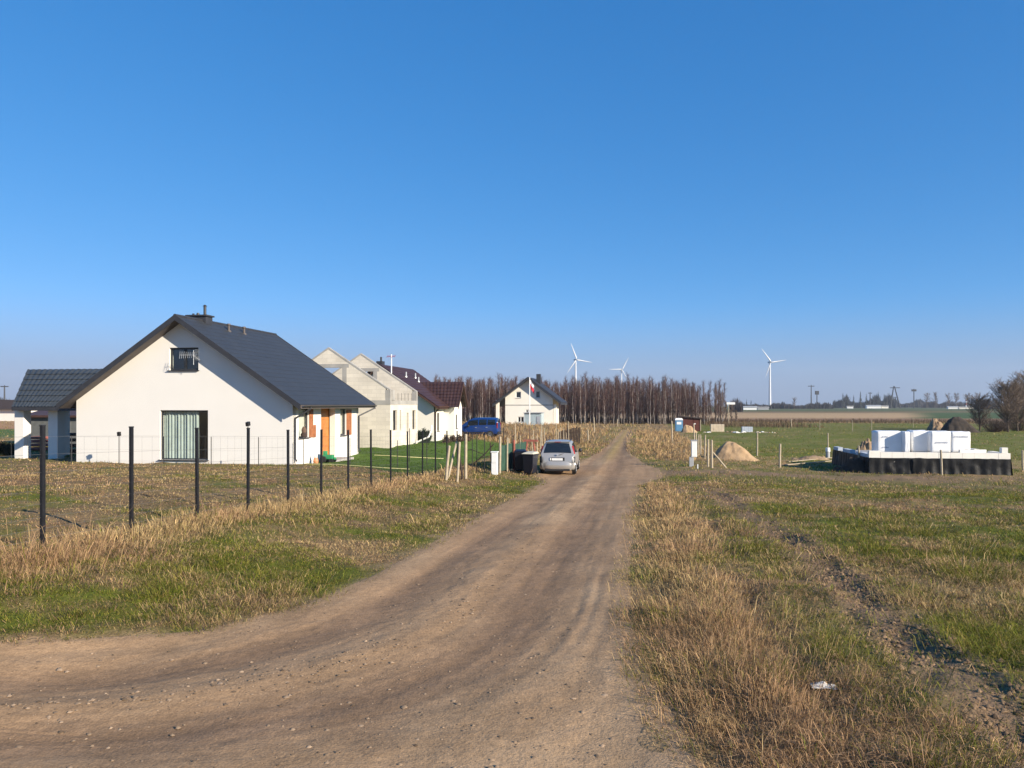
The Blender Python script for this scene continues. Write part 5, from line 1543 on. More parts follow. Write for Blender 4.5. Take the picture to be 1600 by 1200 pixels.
# ================================================================== small garden things
def onf(x, y): return on_g(x, y)
hp = [on_g(x, y) for x, y in ((585, 712.5), (610, 713.5), (640, 715.5), (670, 717), (693, 718))]
o = MB().path([(a, b, c + .05) for a, b, c, _ in hp], .018, 6).build("garden_hose", 'yellow'); tag(o, "yellow hose stretched across the lawn before the block house", "hose"); recenter(o, (hp[0][0], hp[0][1], hp[0][2]))
hp = [on_g(x, y) for x, y in ((478, 727), (520, 727.5), (560, 730), (600, 733), (640, 735))]
o = MB().path([(a, b, c + .06) for a, b, c, _ in hp], .014, 6).build("garden_hose", 'yellow'); tag(o, "pale yellow line along the near edge of the lawn", "hose"); recenter(o, (hp[0][0], hp[0][1], hp[0][2]))
X, Y, z, d = on_g(512, 722.5)
ty = thing("toy_tractor", (X, Y, z), "green toy tractor parked by the brown front door", "toy")
MB().box(X - .22, X + .30, Y - .14, Y + .14, z + .16, z + .38).box(X + .32, X + .42, Y - .1, Y + .1, z + .14, z + .26).build("body", 'green', ty, bevel=.03)
MB().box(X - .2, X - .05, Y - .12, Y + .12, z + .382, z + .56).build("seat", 'green', ty, bevel=.02)
for sx, r_ in ((-.16, .16), (.26, .10)):
    for sy in (-.2, .2): MB().lathe((X + sx, Y + sy, z + r_), [(r_, -.05), (r_, .05)], 14, 'Y').build("wheel", 'tyre', ty)
X, Y, z, d = on_g(511, 717.5)
pp = thing("potted_palm", (X, Y + .4, z), "potted plant with arching leaves beside the brown front door", "plant")
MB().lathe((X, Y + .4, z), [(.13, 0), (.2, .32), (.18, .33), (.17, .29)], 14).build("pot", 'plast', pp)
for k in range(16):
    a = k * 2.4; l = random.uniform(.5, .85); pts = []
    for i in range(6):
        t = i / 5; pts.append((X + math.cos(a) * l * t * .75, Y + .4 + math.sin(a) * l * t * .6, z + .3 + l * 1.05 * math.sin(t * 2.1)))
    v = []
    for i, p in enumerate(pts):
        w_ = .035 * (1 - (i / 5) ** 2) + .004; v += [(p[0] - math.sin(a) * w_, p[1] + math.cos(a) * w_, p[2]), (p[0] + math.sin(a) * w_, p[1] - math.cos(a) * w_, p[2])]
    MB().add(v, [(2 * i, 2 * i + 1, 2 * i + 3, 2 * i + 2) for i in range(5)]).build("leaf", 'leaf', pp)
X, Y, z, d = on_g(493.5, 724)
gnm = thing("garden_gnome", (X, Y, z), "small white and orange garden figure by the white wall", "figure")
MB().lathe((X, Y, z), [(.11, 0), (.13, .12), (.09, .26), (.07, .28)], 12).build("body", 'orange', gnm)
MB().lathe((X, Y, z + .281), [(.075, 0), (.085, .06), (.05, .13), (.0, .24)], 12).build("head", 'white', gnm)
X, Y, z, d = on_g(470.5, 727)
tk = thing("clay_planter", (X, YF1 + 1.35, zat(684, 36.5) + 0), "dark rounded planter hanging under the first street window", "planter")
px_, py_, pz_ = XR1 + .16, YF1 + fac(470), ZG1 + w1[2] + .02
tk.location = (px_, py_, pz_); tk.matrix_world = Matrix.Translation((px_, py_, pz_)); ROOTLOC[tk.name] = (px_, py_, pz_)
MB().lathe((px_, py_, pz_), [(.08, 0), (.15, .08), (.15, .16), (.10, .24)], 12).build("pot", 'woodd', tk)
MB().lathe((px_, py_, pz_ + .241), [(.10, 0), (.12, .12), (.05, .28)], 9).build("dry_plant", 'brushb', tk)

# brushy little shrubs: many thin twigs
def brush(X, Y, z, w, h, n, m, parent, r=.012, lean=.5, name="twigs", sq=1.0):
    mb = MB()
    for k in range(n):
        a = random.uniform(0, 6.28); rr = w * math.sqrt(random.random()) * .5
        bx_, by_ = X + math.cos(a) * rr * .5, Y + math.sin(a) * rr * .5
        hh = h * random.uniform(.55, 1) * (1 - .45 * (rr / (w * .5)) ** 2)
        p = Vector((bx_, by_, z)); q = Vector((X + math.cos(a) * rr * (1 + lean), Y + math.sin(a) * rr * (1 + lean), z + hh * sq))
        mid_ = p.lerp(q, .55) + Vector((random.uniform(-1, 1), random.uniform(-1, 1), 0)) * w * .06
        mb.tube(p, mid_, r, r * .8, 3, False).tube(mid_, q, r * .8, r * .25, 3, False)
        for i in range(4):
            s = mid_.lerp(q, random.random()); e = s + Vector((random.uniform(-1, 1), random.uniform(-1, 1), random.uniform(.1, 1))) * h * .16
            mb.tube(s, e, r * .6, r * .2, 3, False)
    o = mb.build(name, m, parent); o['kind'] = 'stuff'; return o
for k, (xp, yb, wpx, hpx, m, lab) in enumerate(((656, 691, 9, 20, 'conifer', "slim dark conifer bush, first by the block house corner"), (662.5, 692, 9, 24, 'conifer', "tallest slim dark conifer bush near block house corner"), (669, 692, 8, 21, 'conifer', "slim dark conifer bush next to the brown roofed house"))):
    X, Y, z, d = on_g(xp, yb); t = thing("conifer_bush", (X, Y, z), lab, "shrub", "slim dark conifers by the block house")
    s = d / FPX
    brush(X, Y, z, wpx * s, hpx * s, 160, m, t, .03, .2, "foliage"); MB().tube((X, Y, z - .1), (X, Y, z + hpx * s * .7), .04, .02, 6).build("stem", 'bark', t)
cp = [on_g(655, 693)]
X, Y, z, d = on_g(660, 694)
o = MB().path([(X - .35, Y, z + .15), (X + .1, Y, z + .35), (X + .45, Y, z + .5), (X + .6, Y + .1, z + .9), (X + .62, Y + .15, z + 1.3)], .06, 7).build("drain_hose", 'white'); tag(o, "white curved drain pipe before the slim conifer bushes", "pipe"); recenter(o, (X, Y, z))
for k, (xa, xb, yb, yt, lab) in enumerate(((690, 704, 692, 679, "round brown clipped shrub left in the row by the lawn"), (702, 713, 690, 680.5, "round brown clipped shrub second in the row by the lawn"), (711, 724, 690, 679.5, "round brown clipped shrub third in the row by the lawn"), (722, 737, 689, 679, "round brown clipped shrub nearest the blue van"))):
    X, Y, z, d = on_g((xa + xb) / 2, yb); s = d / FPX
    t = thing("clipped_shrub", (X, Y, z), lab, "shrub", "round brown shrubs by the lawn")
    mb = MB(); rw, rh = (xb - xa) / 2 * s, (yb - yt) * s
    for i in range(420):
        a = random.uniform(0, 6.28); ph_ = math.acos(random.uniform(-.1, 1)); rr = random.uniform(.55, 1.05)
        p = Vector((X + math.cos(a) * math.sin(ph_) * rw * rr, Y + math.sin(a) * math.sin(ph_) * rw * rr, z + rh * (.05 + .95 * math.cos(ph_) * rr)))
        dd = Vector((random.uniform(-1, 1), random.uniform(-1, 1), random.uniform(-.4, 1))) * .14; q = dd.cross(Vector((0, 0, 1))).normalized() * .035
        mb.poly([p - q, p + q, p + dd])
    o = mb.build("foliage", 'brushb', t); o['kind'] = 'stuff'
    MB().lathe((X, Y, z - .05), [(rw * .35, 0), (rw * .62, rh * .4), (rw * .4, rh * .75), (.05, rh * .85)], 9).build("stems", 'woodd', t)
X, Y, z, d = on_g(747, 735)
br = thing("fallen_branch", (X, Y, z), "dark bare branch leaning against the thin black fence rods", "branch")
b_ = MB()
b_.path([(X - .35, Y, z + .2), (X + .3, Y, z + .75), (X + .75, Y, z + 1.25)], .03, 6).path([(X + .3, Y, z + .75), (X - .3, Y, z + .98), (X - .6, Y, z + .95)], .018, 5).path([(X + .1, Y, z + .6), (X + .6, Y, z + .7)], .015, 5)
b_.build("limb", 'woodd', br)
# litter
for xp, yp, s, lab in ((1285, 1074, .105, "crumpled white plastic scrap among dry grass by the ruts"), (1172, 740, .05, "tiny white paper scrap on the field by the plot")):
    X, Y, z, d = on_g(xp, yp); z = float(HG(X, Y))
    vs = []; n = 9
    for j in range(n):
        for i in range(n):
            u, v = i / (n - 1) - .5, j / (n - 1) - .5
            vs.append((X + u * s * 1.9 + .2 * s * float(vnoise(i * .7, j * .7, 7)), Y + v * s * 1.1, z + .015 + s * .55 * float(vnoise(i * .8 + 3, j * .8, 8)) * (1 - 3.2 * v * v) * (1 - 2.6 * u * u)))
    o = MB().add(vs, [(j * n + i, j * n + i + 1, (j + 1) * n + i + 1, (j + 1) * n + i) for j in range(n - 1) for i in range(n - 1)]).build("plastic_scrap", 'blind', smooth=False)
    tag(o, lab, "litter"); recenter(o, (X, Y, z))

# ================================================================== left background: shed, hedge, far farmhouse
sx0, sd0 = on_y(44, 46.0); sx1, _ = on_y(135, 46.0)
zg = gz(sx0, 46); zt = zat(652, sd0)
gs = thing("grey_outbuilding", ((sx0 + sx1) / 2, 46, zg), "dark grey outbuilding with a white window behind the porch pillars", "shed")
MB().box(sx0, sx1, 46, 49.5, zg - .3, zt).build("wall", 'darkgrey', gs)
gs_r = MB().extrude([(sx0 - .3, 45.7, zt + .003), (sx0 - .3, 45.7, zt + .14), (sx0 - .3, 47.8, zt + .55), (sx0 - .3, 49.9, zt + .14), (sx0 - .3, 49.9, zt + .003)], (sx1 - sx0 + .6, 0, 0)).build("roof", 'brownt', gs)
wx0, wx1 = on_y(86.5, 46)[0], on_y(109, 46)[0]
wo_ = MB().box(wx0, wx1, 45.93, 45.998, zat(680, sd0), zat(658.5, sd0)).build("window", 'wframe', gs)
for k in range(6):
    zz = zat(679, sd0) + k * (zat(659, sd0) - zat(679, sd0)) / 6
    MB().box(wx0 + .04, wx1 - .04, 45.91, 45.928, zz + .02, zz + .11).build("slat", 'blind', wo_)
for lab, xp, yp, w_, h_, m in (("pile of reddish firewood under the porch roof", 56, 704, 1.1, .9, 'woodr'), ("dark stack of boards between the porch pillars", 100, 708, 1.3, 1.3, 'woodd')):
    X, Y, z, d = on_g(xp, yp); t = thing("wood_pile", (X, Y, z), lab, "wood pile")
    for r_ in range(4):
        for k in range(6):
            yy = Y + k * .16 + random.uniform(-.02, .02); MB().tube((X - w_ / 2 + random.uniform(-.05, .05), yy, z + .1 + r_ * h_ / 4), (X + w_ / 2, yy, z + .1 + r_ * h_ / 4), .085, .08, 6).build("log", m, t)
for k, (xp, yb, wpx, hpx) in enumerate(((4, 711, 24, 22), (18, 711, 18, 20), (-14, 711, 22, 22))):
    X, Y, z, d = on_g(xp, yb); s = d / FPX
    t = thing("dark_shrub", (X, Y, z), ("dark evergreen shrub at the garden edge, broadest of three", "dark evergreen shrub nearest the white porch pillar", "dark evergreen shrub farthest from the porch pillar")[k], "shrub", "dark shrubs left of the porch")
    brush(X, Y, z, wpx * s, hpx * s, 330, 'conifer', t, .022, .3, "foliage"); MB().tube((X, Y, z - .1), (X, Y, z + .3), .05, .03, 6).build("stem", 'bark', t)
Xf, df = on_y(-15, 150.0); zf = gz(Xf, 150)
ff_ = thing("far_farmhouse", (Xf, 150, zf), "distant white farmhouse with a dark roof beyond the ploughed field", "house")
x1_ = on_y(46, 150)[0]; zt = zat(640, df)
MB().box(Xf - 8, x1_, 150, 158, zf - .3, zt).build("wall", 'render', ff_)
MB().extrude([(Xf - 9, 149, zt + .003), (Xf - 9, 154, zt + 2.2), (Xf - 9, 159, zt + .003)], (x1_ - Xf + 9.6, 0, 0)).build("roof", 'woodd', ff_)
MB().box(x1_ - 2.2, x1_ - 1.2, 149.9, 149.98, zf + .8, zt - .2).build("window", 'cglass', ff_)

# ================================================================== trees
def tree_mesh(seed, h, r0, crown0, nb, blen, up, ntw, twl, rt, kind='birch'):
    """returns (trunk MB, crown MB): trunk with bends, ascending branches, many twigs"""
    rd = random.Random(seed)
    T = MB(); Cn = MB()
    pts = []; x = y = 0
    n = 9
    for i in range(n + 1):
        t = i / n
        pts.append(Vector((x, y, h * t * .97)))
        x += rd.uniform(-1, 1) * h * .012; y += rd.uniform(-1, 1) * h * .012
    for i in range(n):
        T.tube(pts[i], pts[i + 1], r0 * (1 - i / n) ** .8 + rt, r0 * (1 - (i + 1) / n) ** .8 + rt, 6, False)
    T.v[0:0] = []
    for k in range(nb):
        t = crown0 + (1 - crown0) * (k + rd.random()) / nb
        i = min(n - 1, int(t * n)); p = pts[i].lerp(pts[i + 1], t * n - i)
        a = rd.uniform(0, 6.28); L = blen * ((1.12 - t) ** .9 if kind == 'birch' else .42 + .75 * math.sin(math.pi * (.12 + .80 * (t - crown0) / (1 - crown0)))) * rd.uniform(.6, 1.15) * h
        e = up * rd.uniform(.8, 1.2)
        d = Vector((math.cos(a), math.sin(a), e)).normalized()
        m1 = p + d * L * .5; q = m1 + (d + Vector((rd.uniform(-.3, .3), rd.uniform(-.3, .3), rd.uniform(0, .5)))).normalized() * L * .5
        rb_ = max(rt * 1.1, r0 * .28 * (1.1 - t))
        Cn.tube(p, m1, rb_, rb_ * .65, 3, False).tube(m1, q, rb_ * .65, rt * .5, 3, False)
        for j in range(ntw):
            s = p.lerp(m1, rd.uniform(.3, 1)) if rd.random() < .4 else m1.lerp(q, rd.random())
            dd = (d * .8 + Vector((rd.uniform(-1, 1), rd.uniform(-1, 1), rd.uniform(-.2, 1.1)))).normalized() * twl * h * rd.uniform(.5, 1.2)
            sd_ = dd.cross(Vector((rd.uniform(-1, 1), rd.uniform(-1, 1), rd.uniform(-1, 1)))).normalized() * rt
            Cn.poly([s - sd_, s + sd_, s + dd])
            e2 = s + dd * .5; d3 = (dd + Vector((rd.uniform(-1, 1), rd.uniform(-1, 1), rd.uniform(-.3, .8))) * dd.length * .8) * .55
            Cn.poly([e2 - sd_ * .7, e2 + sd_ * .7, e2 + d3])
    return T, Cn
def as_mesh(mb, name, m):
    me = bpy.data.meshes.new(name); me.from_pydata([tuple(v) for v in mb.v], [], mb.f); me.materials.append(M[m]); return me
birches = []
for k in range(9):
    T, Cn = tree_mesh(500 + k, 10.0, .052, .16, 44, .16, 2.2, 12, .085, .0145)
    birches.append((as_mesh(T, "trunk", 'birch'), as_mesh(Cn, "crown", 'twig')))
rd = random.Random(77)
spots = []
tries = 0
while len(spots) < 290 and tries < 20000:
    tries += 1
    row = rd.random() ** 1.6
    Yd = 184 + row * 26
    xp = rd.uniform(676, 1132) if rd.random() < .94 else rd.uniform(1085, 1132)
    X, d = on_y(xp, Yd)
    if xp > 1098 and row > .6: continue
    if xp > 1060 and rd.random() < (xp - 1060) / 105: continue
    if all((X - a) ** 2 + (Yd - b) ** 2 > .55 for a, b, _ in spots): spots.append((X, Yd, xp))
for X, Y, xp in spots:
    k = rd.randrange(9)
    t = thing("birch_tree", (X, Y, gz(X, Y)), "slender leafless birch in the front rows of the wood behind the houses", "tree", "birches of the wood")
    s = rd.choice((rd.uniform(.68, .95), rd.uniform(.9, 1.1), rd.uniform(1.0, 1.2))) * (1.02 if xp < 1000 else 1.0 - .12 * (xp - 1000) / 130)
    for me, nm in zip(birches[k], ("trunk", "crown")):
        o = bpy.data.objects.new(nm, me); col.objects.link(o); o.parent = t
        o.scale = (s, s, s); o.rotation_euler = (0, 0, rd.uniform(0, 6.28))
# the wood behind them reads as one mass
wood_t, wood_c = MB(), MB()
low = [tree_mesh(900 + k, 10.0, .06, .2, 26, .16, 2.2, 5, .10, .020) for k in range(5)]
VT, FT, oT = [], [], 0
VV, FF, oo = [], [], 0
for k in range(1050):
    Yd = rd.uniform(196, 238); xp = rd.uniform(672, 1112) if k % 7 else rd.uniform(672, 1080); xp = xp if xp < 1070 or rd.random() > (xp - 1070) / 50 else rd.uniform(700, 1060); X, d = on_y(xp, Yd); s = rd.uniform(.72, 1.14) * (1 if xp < 1000 else 1 - .15 * (xp - 1000) / 110); a = rd.uniform(0, 6.28)
    T, Cn = low[k % 5]
    for mb in (T, Cn):
        v = np.array([tuple(p) for p in mb.v]) * s
        vx = v[:, 0] * math.cos(a) - v[:, 1] * math.sin(a) + X; vy = v[:, 0] * math.sin(a) + v[:, 1] * math.cos(a) + Yd
        VV.append(np.stack([vx, vy, v[:, 2] + gz(X, Yd)], -1))
        fq = []
        for f in mb.f:
            fq.append(f[:3])
            if len(f) == 4: fq.append((f[0], f[2], f[3]))
        FF.append(np.array(fq) + oo); oo += len(v)
V = np.concatenate(VV); F = np.concatenate(FF)
tri_soup("birch_wood", V, F, np.tile(np.array((.10, .062, .052)), (len(V), 1)), attr_mat("deep_wood", .9), "dense mass of leafless birches filling the wood behind its front rows", "wood")
# undergrowth at the foot of the wood and scrub line across the far field
def scrub(n, xf, yf, h0, h1, w, cols, zoff=0):
    X, Y = xf(n), yf(n)
    z = H0(X, Y); c = np.array(cols)[rng.integers(0, len(cols), n)] * rng.uniform(.7, 1.3, n)[:, None]
    return blades(np.stack([X, Y, z - .05], -1), rng.uniform(h0, h1, n), w * rng.uniform(.6, 1.3, n), rng.uniform(0, 6.28, n), rng.uniform(.1, .8, n), c)
def ubox(x0, x1): return lambda n: rng.uniform(x0, x1, n)
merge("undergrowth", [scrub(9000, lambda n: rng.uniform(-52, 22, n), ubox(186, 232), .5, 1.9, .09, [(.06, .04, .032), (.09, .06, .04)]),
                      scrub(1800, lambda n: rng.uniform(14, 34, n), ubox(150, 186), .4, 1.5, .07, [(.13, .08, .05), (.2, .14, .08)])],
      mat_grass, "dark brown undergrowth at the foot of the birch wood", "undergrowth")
def scrub_x(n):
    return rng.uniform(20, 130, n)
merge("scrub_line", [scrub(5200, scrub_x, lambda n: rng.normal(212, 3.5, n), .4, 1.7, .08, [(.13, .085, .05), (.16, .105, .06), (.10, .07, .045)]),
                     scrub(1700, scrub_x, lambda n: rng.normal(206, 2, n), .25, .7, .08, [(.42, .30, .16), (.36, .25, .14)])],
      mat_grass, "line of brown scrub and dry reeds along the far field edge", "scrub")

def bare_tree(name, X, Y, z, h, seed, label, group=None, spread=.30, nb=42, ntw=26, m='twig2', rt=.018, up=.9, crown0=.22, r0=None):
    t = thing(name, (X, Y, z), label, "tree", group)
    T, Cn = tree_mesh(seed, h, r0 or h * .022, crown0, nb, spread, up, ntw, .085, rt, 'round')
    o = T.build("trunk", 'bark', t, world_co=False); o = Cn.build("crown", m, t, world_co=False); o['kind'] = 'stuff'
    return t
X, Y, z, d = on_g(1575, 675)
bare_tree("bare_tree", X, Y, z, 6.7, 41, "spreading bare tree with forked trunk right of the black heap", spread=.46, nb=140, ntw=60, rt=.014, up=.9, crown0=.16)
o = None
X2, d2 = on_y(1612, Y + 14)
bare_tree("bare_tree", X2, Y + 14, gz(X2, Y + 14), 8.4, 43, "tallest bare tree rising behind the spreading one", spread=.46, nb=150, ntw=60, rt=.017, up=.9, crown0=.12)
X2, d2 = on_y(1531, Y + 9)
bare_tree("bare_tree", X2, Y + 9, gz(X2, Y + 9), 4.9, 47, "lower bare bushy tree on the left flank of the spreading one", spread=.55, nb=120, ntw=55, rt=.014, up=.9, crown0=.08)
X2, d2 = on_y(1590, Y + 5)
bare_tree("bare_tree", X2, Y + 5, gz(X2, Y + 5), 6.4, 49, "bare tree with brown twigs crowding behind the forked trunk", spread=.5, nb=130, ntw=55, rt=.015, up=.9, crown0=.1)
for k, (xp, yb, w_, h_) in enumerate(((1553, 675, 3.2, 2.4), (1566, 674, 2.6, 2.0), (1592, 673, 3.4, 2.6))):
    X, Y, z, d = on_g(xp, yb); t = thing("bare_bush", (X, Y, z), ("brown leafless bush between the black heap and the forked tree", "small brown bush at the foot of the forked tree", "wide brown bush right of the forked tree")[k], "bush", "brown bushes under the bare trees")
    brush(X, Y, z, w_, h_, 260, 'brushb', t, .014, .4)
# young trees and brush where the wood ends
for k, xp in enumerate((1118, 1126, 1134, 1143, 1150)):
    X, d = on_y(xp, 190 + 4 * k); t = bare_tree("bare_tree", X, 190 + 4 * k, gz(X, 190 + 4 * k), (8.2, 7.2, 5.2, 4.6, 3.2)[k], 600 + k, ("tall thin bare tree ending the birch wood", "second bare tree past the end of the wood", "bare bushy tree above the cross board post", "bushy tree right of the cross board post", "lowest bushy tree tapering off the wood")[k], "small trees at the end of the wood", .2, 26, 14, rt=.03, up=1.6)

# ================================================================== horizon: woods, single trees, pylons, buildings, turbines
def far_mass(name, segs, label):
    parts = []
    for x0, x1, D, h0, h1, n, c in segs:
        xp = rng.uniform(x0, x1, n); u = (xp - 800) / FPX
        dd = D + rng.uniform(-15, 15, n)
        X = (CA * u - SA) * dd; Y = (SA * u + CA) * dd
        hn = fbm(xp * .09, 0 * xp, int(D) + 3, 4)
        h = (h0 + (h1 - h0) * np.clip((hn - .25) * 1.8, 0, 1)) * rng.uniform(.55, 1.1, n)
        parts.append(blades(np.stack([X, Y, H0(X, Y) - .5], -1), h, rng.uniform(.6, 1.5, n) * D / 900, rng.uniform(0, 6.28, n), rng.uniform(0, .3, n), np.array(c) * rng.uniform(.7, 1.3, n)[:, None]))
    return merge(name, parts, mat_grass, label, "wood")
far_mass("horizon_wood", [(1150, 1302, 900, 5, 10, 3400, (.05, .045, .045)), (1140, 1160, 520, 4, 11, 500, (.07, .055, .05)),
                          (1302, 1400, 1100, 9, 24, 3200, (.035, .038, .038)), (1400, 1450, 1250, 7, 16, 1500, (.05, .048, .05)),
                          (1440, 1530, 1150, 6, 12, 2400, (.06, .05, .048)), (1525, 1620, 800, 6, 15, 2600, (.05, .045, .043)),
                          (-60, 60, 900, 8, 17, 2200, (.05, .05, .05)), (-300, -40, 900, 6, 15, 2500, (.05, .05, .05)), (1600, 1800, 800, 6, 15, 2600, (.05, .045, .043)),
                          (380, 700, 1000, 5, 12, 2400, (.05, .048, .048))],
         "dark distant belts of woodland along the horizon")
for xp, D, h, lab in ((1143, 500, 7, "greyish round bare tree on the skyline just past the wood"), (1240.5, 850, 11.5, "round bare tree standing alone on the far skyline"), (1448, 1100, 20, "bare tree tall above the far skyline wood"), (1462, 1100, 21, "second tall bare tree above the far skyline wood"), (1482, 1100, 19, "third tall bare tree above the far skyline wood"), (1494, 1100, 20, "fourth tall bare tree above the far skyline wood"), (1512, 1000, 18, "tall bare tree near the low skyline mast")):
    a, b = cdir(xp); X, Y = a * D, b * D
    bare_tree("far_tree", X, Y, gz(X, Y), h, int(xp), lab, "single trees on the skyline", .3, 26, 14, rt=.0005 * D * .35, up=.9, crown0=.2)
def conifer_tree(X, Y, z, h, label):
    t = thing("conifer_tree", (X, Y, z), label, "tree", "dark conifers on the skyline")
    MB().tube((0, 0, 0), (0, 0, h * .9), h * .03, h * .006, 6).build("trunk", 'bark', t, world_co=False)
    mb = MB()
    for k in range(260):
        q = random.random() ** 1.3; zz = h * (.08 + .9 * q); rr = h * .2 * (1 - q) * random.uniform(.5, 1.1); a = random.uniform(0, 6.28)
        p = Vector((0, 0, zz)); e = Vector((math.cos(a) * rr, math.sin(a) * rr, zz - rr * .35)); s = Vector((-math.sin(a), math.cos(a), 0)) * h * .022
        mb.poly([p - s * .3, p + s * .3, e + s, e - s])
    o = mb.build("crown", 'conifer', t, world_co=False); o['kind'] = 'stuff'
for xp, D, h, lab in ((1173.5, 800, 11, "broad dark conifer on the skyline near the far farm"), (1158.5, 800, 7.5, "small dark conifer left of the broad one on the skyline"), (1166.5, 780, 11, "needle thin dark poplar on the skyline")):
    a, b = cdir(xp); conifer_tree(a * D, b * D, gz(a * D, b * D), h, lab)
for k in range(9):
    xp = 1316 + k * 9.6 + random.uniform(-2, 2); D = 1080; a, b = cdir(xp); conifer_tree(a * D, b * D, gz(a * D, b * D), random.uniform(19, 26), "dark conifer among the skyline trees behind the far white roofs")
# wind turbines
def turbine(xp, yp, D, bl, rot, yaw, label):
    a, b = cdir(xp); X, Y = a * D, b * D; z = gz(X, Y); hz = zat(yp, D)
    t = thing("wind_turbine", (X, Y, z), label, "wind turbine")
    H_ = hz - z
    tw = MB()
    for k in range(6): tw.tube((0, 0, H_ * k / 6), (0, 0, H_ * (k + 1) / 6 - (1.2 if k == 5 else 0)), 2.0 - 1.0 * k / 6, 2.0 - 1.0 * (k + 1) / 6, 16, False)
    tw.build("tower", 'turb', t, smooth=True, world_co=False)
    ax = Vector((math.sin(yaw), -math.cos(yaw), 0)); side = Vector((math.cos(yaw), math.sin(yaw), 0)); up = Vector((0, 0, 1)); hub = Vector((0, 0, H_)) + ax * 3.2
    MB().cbox(Vector((0, 0, H_)) - ax * 1.2, ax * 3.4, side * 1.3, up * 1.35).build("nacelle", 'turb', t, world_co=False, bevel=.3)
    hb = MB(); hb.tube(hub - ax * 1.1, hub + ax * .6, 1.15, 1.05, 14).tube(hub + ax * .6, hub + ax * 1.7, 1.05, .2, 14); hb.build("hub", 'turb', t, smooth=True, world_co=False)
    for k in range(3):
        an_ = rot + k * 2 * math.pi / 3
        rdv = side * math.sin(an_) + up * math.cos(an_); tg = side * math.cos(an_) - up * math.sin(an_)
        v = []; n = 12
        for i in range(n + 1):
            s = i / n; r_ = 1.0 + (bl - 1.0) * s
            ch_ = (1.0 if s < .05 else 2.6 * (1 - s) ** .75 + .25) * .85; th = ch_ * (.5 if s < .05 else .17); tw_ = .35 * (1 - s)
            c1 = tg * math.cos(tw_) + ax * math.sin(tw_); c2 = ax * math.cos(tw_) - tg * math.sin(tw_)
            p = hub + rdv * r_
            v += [p - c1 * ch_ * .35, p + c2 * th, p + c1 * ch_ * .65, p - c2 * th]
        MB().add(v, [(i * 4 + j, i * 4 + (j + 1) % 4, i * 4 + 4 + (j + 1) % 4, i * 4 + 4 + j) for i in range(n) for j in range(4)] + [(n * 4, n * 4 + 1, n * 4 + 2, n * 4 + 3)]).build("blade", 'turb', t, smooth=True, world_co=False)
turbine(899.5, 562, 1150, 26.5, R(-22), R(32), "nearest wind turbine, rising above the birch wood")
turbine(971, 577.5, 1500, 28.5, R(30), R(25), "smaller wind turbine showing two blades above the birch wood")
turbine(1203, 566, 1180, 26.0, R(-38), R(22), "wind turbine standing clear of the wood over open fields")
# power line masts
def mast(xp, yt, D, kind, label):
    a, b = cdir(xp); X, Y = a * D, b * D; z = gz(X, Y); h = zat(yt, D) - z
    t = thing("power_mast", (X, Y, z), label, "pylon", "power line masts on the skyline")
    if kind == 'A':
        for s in (-1, 1):
            MB().tube((s * 4.5 + (3 if s > 0 else 0), 0, 0), (s * .5, 0, h), .9, .6, 6).build("leg", 'farwood', t, world_co=False)
        MB().tube((-5, 0, h * .93), (7, 0, h * .93), .5, .5, 5).build("cross_arm", 'farwood', t, world_co=False)
        MB().tube((-2.6, 0, h * .5), (4, 0, h * .5), .4, .4, 5).build("brace", 'farwood', t, world_co=False)
    else:
        MB().tube((0, 0, 0), (0, 0, h), .9 if kind == 'T' else .75, .5, 7).build("pole", 'farwood', t, world_co=False)
        MB().tube((-4 if kind == 'T' else -2.4, 0, h * .95), (4 if kind == 'T' else 2.4, 0, h * .95), .5, .5, 5).build("cross_arm", 'farwood', t, world_co=False)
        if kind == 'B': MB().cbox((0, 0, h * .9), (2.2, 0, 0), (0, 1.6, 0), (0, 0, 2.4)).build("transformer", 'farwood', t, world_co=False)
        if kind == 'W': MB().cbox((0, 0, h * .92), (2.6, 0, 0), (0, 1.6, 0), (0, 0, 1.3)).build("head", 'farwood', t, world_co=False)
mast(1267.5, 601.5, 1000, 'T', "slim power mast with a cross arm on the far skyline")
mast(1276.5, 611, 1000, 'B', "power mast with a dark block near its top")
mast(1397, 603.5, 1000, 'A', "splayed two legged power mast on the far skyline")
mast(1428, 607.5, 1000, 'W', "power mast with a short wide head")
mast(1359.5, 613, 1000, 'P', "thin pole among the skyline conifers")
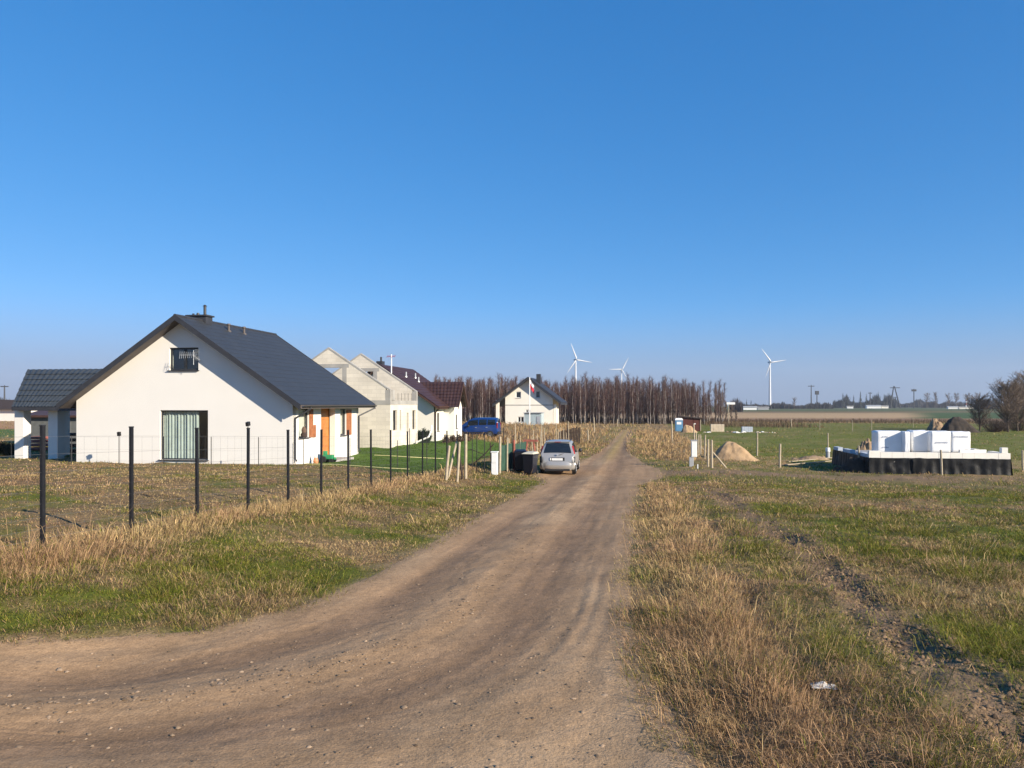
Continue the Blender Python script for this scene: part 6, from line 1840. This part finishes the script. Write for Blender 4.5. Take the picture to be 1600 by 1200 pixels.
# masts left of the porch and the red and white marker
a, b = cdir(7); D = 700
mast(7, 602, 700, 'T', "faint power mast beyond the porch roof")
a, b = cdir(1509.5); D = 1000
t = thing("marker_mast", (a * D, b * D, gz(a * D, b * D)), "red and white striped marker mast near the skyline wood", "mast")
for k in range(6): MB().tube((0, 0, k * 2.2), (0, 0, k * 2.2 + 2.2), .75, .75, 7).build("band", 'white' if k % 2 else 'redl', t, world_co=False)
# far farm buildings
for k, (xa, xb, yt, yb, D, m) in enumerate(((1324, 1333, 627.5, 632, 950, 'white'), (1355, 1376, 626.5, 631.5, 960, 'white'), (1378, 1388, 626.5, 631.5, 960, 'render2'), (1162, 1182, 627, 632.5, 700, 'white'), (1184, 1201, 628.5, 632, 720, 'grey'), (1482, 1496, 629, 632, 850, 'white'), (1500, 1520, 629.5, 632, 850, 'render2'))):
    a, b = cdir((xa + xb) / 2); X, Y = a * D, b * D; w_ = (xb - xa) / 2 / FPX * D; z = gz(X, Y); zt = z + (3.2, 4.2, 3.6, 3.4, 2.8, 3.0, 2.6)[k]
    t = thing("far_building", (X, Y, z), ("smallest white building below the skyline conifers", "long white building below the skyline conifers", "cream building beside the long white one", "white farm building by the broad conifer", "low grey barn right of the white farm building", "white building left of the striped mast", "cream low building beyond the striped mast")[k], "building")
    h_ = zt - z
    MB().box(-w_, w_, 0, w_ * .8, -.5, h_ * .7).build("wall", m, t, world_co=False)
    MB().extrude([(-w_ - .5, -.6, h_ * .7 + .01), (-w_ - .5, w_ * .4, h_), (-w_ - .5, w_ * .8 + .6, h_ * .7 + .01)], (2 * w_ + 1, 0, 0)).build("roof", 'conc' if k % 2 == 0 else 'grey', t, world_co=False)

# ================================================================== the air between: thin even haze round the whole place
hz = MB().box(-2800, 2800, -2800, 2800, -4.2, 125).build("haze", 'white')
hm = bpy.data.materials.new("haze"); hm.use_nodes = True
hn = hm.node_tree
for n_ in list(hn.nodes): hn.nodes.remove(n_)
ho = hn.nodes.new("ShaderNodeOutputMaterial"); pv = hn.nodes.new("ShaderNodeVolumePrincipled")
pv.inputs['Color'].default_value = (.80, .88, 1.0, 1); pv.inputs['Density'].default_value = .00014; pv.inputs['Anisotropy'].default_value = .1
hn.links.new(pv.outputs[0], ho.inputs['Volume'])
hz.data.materials.clear(); hz.data.materials.append(hm)
tag(hz, kind='stuff')
